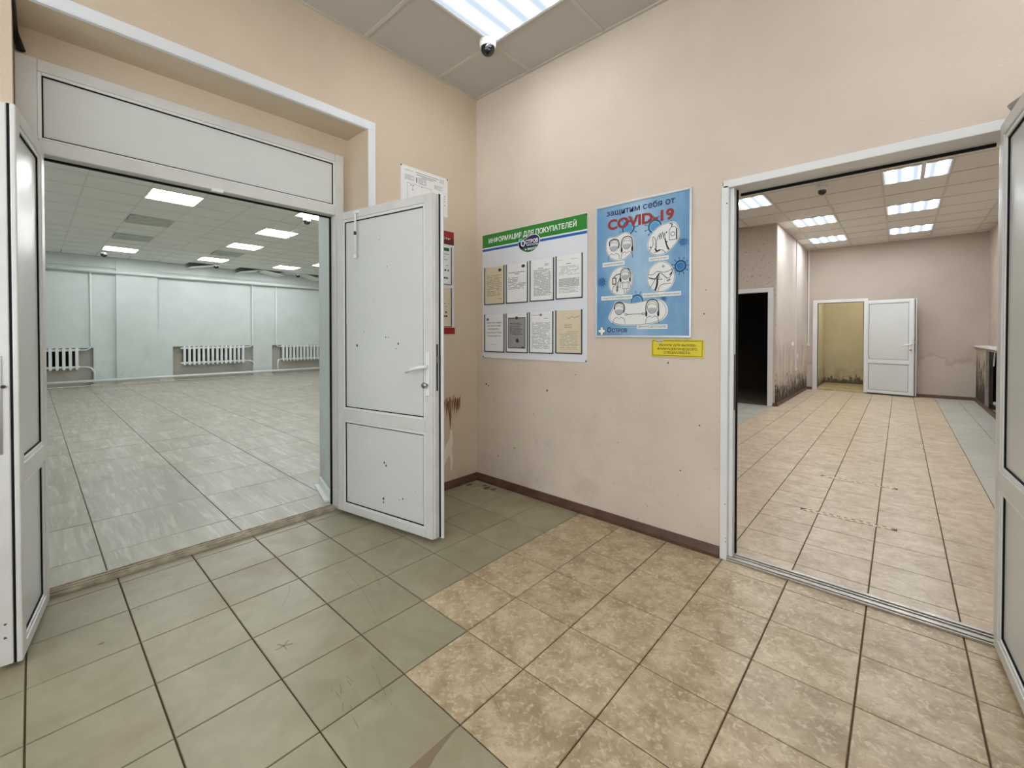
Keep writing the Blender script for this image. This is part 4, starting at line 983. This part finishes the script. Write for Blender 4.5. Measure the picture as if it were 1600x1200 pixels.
for body, a in (('НАДЕВАЙТЕ МАСКУ', (1.193, 1.348, 1.640, 1.667)), ('МОЙТЕ РУКИ', (1.505, 1.625, 1.642, 1.666)), ('СЛЕДИТЕ ЗА ТЕМПЕРАТУРОЙ', (1.183, 1.400, 1.426, 1.452)), ('ПОЛЬЗУЙТЕСЬ АНТИСЕПТИКОМ', (1.466, 1.698, 1.429, 1.454)), ('ДЕРЖИТЕ ДИСТАНЦИЮ', (1.431, 1.620, 1.239, 1.266))):
    mb = MB(); rect(mb, P0, a[0], a[1], a[2], a[3], D + .0012); cpt = part_print('caption', mb, M_bub)
    mb = MB(); text(mb, P0, body, a[0] + .008, a[1] - .008, a[2] + .0065, a[3] - .006, D + .0015, .02); obj('lettering', mb, M_inkl, cpt)
mb = MB()
for s_ in (.0125, .010): pass
rect(mb, P0, 1.176, 1.198, 1.199, 1.257, D + .0004); rect(mb, P0, 1.160, 1.214, 1.216, 1.241, D + .0005); cr = part_print('cross_logo', mb, M_green2)
mb = MB(); rect(mb, P0, 1.179, 1.195, 1.203, 1.253, D + .0008); rect(mb, P0, 1.164, 1.210, 1.220, 1.237, D + .0009); obj('cross_field', mb, M_wprint, cr)
mb = MB(); text(mb, P0, 'О', 1.226, 1.256, 1.219, 1.253, D + .0008, .02); text(mb, P0, 'СТРОВ', 1.259, 1.365, 1.220, 1.245, D + .0008, .02); part_print('brand_lettering', mb, M_navy)
mb = MB(); text(mb, P0, 'ЗДОРОВЬЯ', 1.227, 1.331, 1.204, 1.214, D + .0008, .0); part_print('brand_subline', mb, mat('brand_red', S(140, 60, 70), .4))

# ------------------------------------------------------------------ yellow call-bell sign
ys_ = thing('call_bell_sign', (1.672, 0, 1.076), label='small yellow call bell sign below the blue poster', cat='sign')
Y0 = Fr((-1.672, 0, -1.076), (1, 0, 0), (0, 0, 1), (0, -1, 0))
mb = MB(); slab(mb, Y0, 1.521, 1.822, 1.075, 1.177, .001, .006); obj('plate', mb, M_yellow, ys_, bevel=.002)
mb = MB(); stroke(mb, Y0, [(1.529, 1.084), (1.813, 1.084), (1.813, 1.169), (1.529, 1.169)], .003, .0066, True)
for tx, a in (('ЗВОНОК ДЛЯ ВЫЗОВА', (1.566, 1.780, 1.136, 1.151)), ('ФАРМАЦЕВТИЧЕСКОГО', (1.558, 1.786, 1.113, 1.130)), ('СПЕЦИАЛИСТА', (1.594, 1.748, 1.092, 1.109))): text(mb, Y0, tx, *a, .0067, .018)
obj('lettering', mb, M_olive, ys_)
mb = MB(); rect(mb, Y0, 1.549, 1.592, 1.157, 1.176, .0068); tp = obj('dark_sticker', mb, M_cream, ys_); mb = MB(); text(mb, Y0, 'Вызов', 1.552, 1.589, 1.160, 1.173, .0072, .01); obj('sticker_lettering', mb, M_ink, tp)
# tiny wall button beneath it is not there any more: only its screw
tag(obj('wall_screw', MB().tube([(.736, 0, .804), (.736, -.006, .804)], .008, 10), M_steel), 'small round screw plug in the wall below the info board', 'screw')

# ------------------------------------------------------------------ plan sheet and red stand on wall_left
pl = thing('floor_plan_sheet', (0, -.522, 2.11), label='white drawing sheet pinned high behind the open door leaf', cat='paper sheet')
L0 = Fr((0, .522, -2.11), (0, 1, 0), (0, 0, 1), (1, 0, 0))
mb = MB(); slab(mb, L0, -.734, -.311, 2.113, 2.410, .001, .003); obj('paper', mb, M_paper, pl)
mb = MB(); dP = .0034
text(mb, L0, 'УТВЕРЖДАЮ', -.70, -.63, 2.375, 2.385, dP); rect(mb, L0, -.61, -.40, 2.381, 2.385, dP); rect(mb, L0, -.60, -.42, 2.366, 2.371, dP); rect(mb, L0, -.56, -.45, 2.355, 2.359, dP); para(mb, L0, -.70, -.62, 2.345, 2.315, .95, dP, .0075, .003, .05); para(mb, L0, -.585, -.51, 2.348, 2.30, .95, dP, .007, .003); rect(mb, L0, -.605, -.595, 2.31, 2.348, dP)
para(mb, L0, -.44, -.36, 2.33, 2.30, .9, dP, .008, .003); para(mb, L0, -.39, -.34, 2.385, 2.36, .9, dP, .01, .003)
stroke(mb, L0, [(-.68, 2.15), (-.68, 2.292), (-.47, 2.292), (-.47, 2.27)], .002, dP); stroke(mb, L0, [(-.635, 2.285), (-.635, 2.25)], .002, dP)
for u, v in ((-.65, 2.28), (-.63, 2.28), (-.635, 2.25), (-.555, 2.285), (-.34, 2.27), (-.34, 2.25), (-.34, 2.23), (-.34, 2.20)): rect(mb, L0, u - .004, u + .004, v - .004, v + .004, dP + .0002)
obj('print', mb, M_inkl, pl)
mb = MB()
for u in (-.730, -.316): poly(mb, L0, ell(u, 2.404, .006, .006, 10), .0036)
obj('pin', mb, M_dark, pl)
rs = thing('red_stand', (0, -.50, 1.21), label='red and white notice stand mostly hidden by the open leaf', cat='notice board')
Q0 = Fr((0, .50, -1.21), (0, 1, 0), (0, 0, 1), (1, 0, 0))
mb = MB(); slab(mb, Q0, -.76, -.250, 1.213, 2.008, .001, .006); obj('sheet', mb, M_sign, rs)
mb = MB(); slab(mb, Q0, -.76, -.252, 1.905, 2.008, .006, .0068); slab(mb, Q0, -.76, -.243, 1.210, 1.262, .001, .0068); obj('red_band', mb, M_red, rs)
mb = MB(); slab(mb, Q0, -.76, -.252, 1.905, 1.955, .0068, .0070); obj('maroon_band', mb, M_maroon, rs)
mb = MB(); text(mb, Q0, 'БЕЗОПАСНОСТИ', -.58, -.29, 1.942, 1.956, .0074, .02); text(mb, Q0, 'ЗАЩИТЫ', -.52, -.36, 1.918, 1.932, .0074, .02); obj('heading', mb, M_wprint, rs)
for v0, v1, m, nm in ((1.598, 1.888, M_paper, 'upper_leaflet'), (1.272, 1.570, M_cream, 'lower_leaflet')):
    mb = MB(); slab(mb, Q0, -.50, -.285, v0, v1, .006, .0075); lf = obj(nm, mb, m, rs)
    mb = MB(); slab(mb, Q0, -.283, -.276, v0 - .006, v1, .006, .011); slab(mb, Q0, -.50, -.276, v0 - .006, v0, .006, .011); obj('leaflet_pocket', mb, mat('brown_pocket_edge', S(96, 80, 66), .4), rs)
    mb = MB(); para(mb, Q0, -.49, -.295, v1 - .06, v0 + .12, .35, .008, .022, .004); para(mb, Q0, -.49, -.295, v0 + .10, v0 + .03, .5, .008, .03, .014); obj('print', mb, M_ink, lf)
    if v0 > 1.5: mb = MB(); slab(mb, Q0, -.49, -.30, v1 - .035, v1 - .010, .0075, .0079); obj('leaflet_title', mb, M_green2, lf)

# ------------------------------------------------------------------ marks on the floors
def tape(y, x0, x1, label, worn):
    t = thing('floor_tape', ((x0 + x1) / 2, y, .0002), label=label, cat='floor tape', group='distance tapes on the room floor')
    h = (x1 - x0) / 2; obj('strip', MB().box(-h, h, -.021, .021, 0, .0015), M_tape, t)
    mb = MB(); n = 13
    for k in range(n):
        a = -h + (k + .2) * 2 * h / n
        if random.random() > worn: mb.box(a, a + h / n, .011, .020, .0015, .0019)
        if random.random() > worn: mb.box(a + h / n * .6, a + h / n * 1.6, -.020, -.012, .0015, .0019)
    mb.prism([(-h, -.021), (-h + .04, .021), (-h, .021)], .0015, .0019).prism([(h, -.021), (h, .021), (h - .04, -.021)], .0015, .0019)
    obj('black_dashes', mb, M_tapek, t)
    mb = MB(); text(mb, Fr((0, 0, 0), (1, 0, 0), (0, 1, 0), (0, 0, 1)), 'СОБЛЮДАЙТЕ ДИСТАНЦИЮ', -h * .8, h * .8, -.006, .005, .0019); obj('lettering', mb, M_tapek, t)
    return t
tape(1.069, 2.122, 2.622, 'pale distance tape with black dashes on the room floor, nearer one', .0)
tape(2.02, 2.132, 2.622, 'worn pale distance tape on the room floor, farther one', .35)
mb = MB()
FF = Fr((0, 0, 0), (1, 0, 0), (0, 1, 0), (0, 0, 1))
for u, v, s in ((.22, -.10, .04), (.17, -.07, .025), (.06, -.14, .03), (.28, -.09, .03), (.05, -.30, .012), (.42, -.32, .008)): splotch(mb, FF, u, v, s, .0012)
obj('floor_stain', mb, mat('brown_floor_stain', S(104, 84, 60), .8), f1)
mb = MB()
for q in range(16):
    u, v = 1.24 + random.uniform(-.10, .16), -1.72 + random.uniform(-.1, .1); a = random.uniform(-.5, .3); L = random.uniform(.01, .05)
    stroke(mb, FF, [(u, v), (u + L * math.cos(a), v + L * math.sin(a))], .002, .0012)
for (u0, v0, u1, v1) in ((.55, -1.42, .95, -1.50), (.50, -1.30, .80, -1.38), (.45, -1.66, .6, -1.75), (1.55, -1.45, 1.7, -1.5)): stroke(mb, FF, [(u0, v0), ((u0 + u1) / 2, (v0 + v1) / 2 + .01), (u1, v1)], .0016, .0012)
for a in (0, 1.1, 2.2, 3.6, 4.8): stroke(mb, FF, [(.86, -1.84), (.86 + .03 * math.cos(a), -1.84 + .03 * math.sin(a))], .003, .0012)
for u, v, s in ((.32, -2.31, .012), (.15, -2.18, .006), (.16, -2.15, .005)): splotch(mb, FF, u, v, s, .0012)
mb2 = MB(); poly(mb2, FF, [(1.626, -1.610), (1.634, -1.671), (1.645, -1.72), (1.658, -1.757), (1.672, -1.86), (1.612, -1.86), (1.621, -1.79), (1.622, -1.70)], .0012); obj('broken_tile_edge', mb2, mat('brown_mortar', S(128, 112, 90), .8), f1, kind='stuff')
obj('scratch', mb, mat('dark_scratch', S(122, 115, 96), .8), f1)
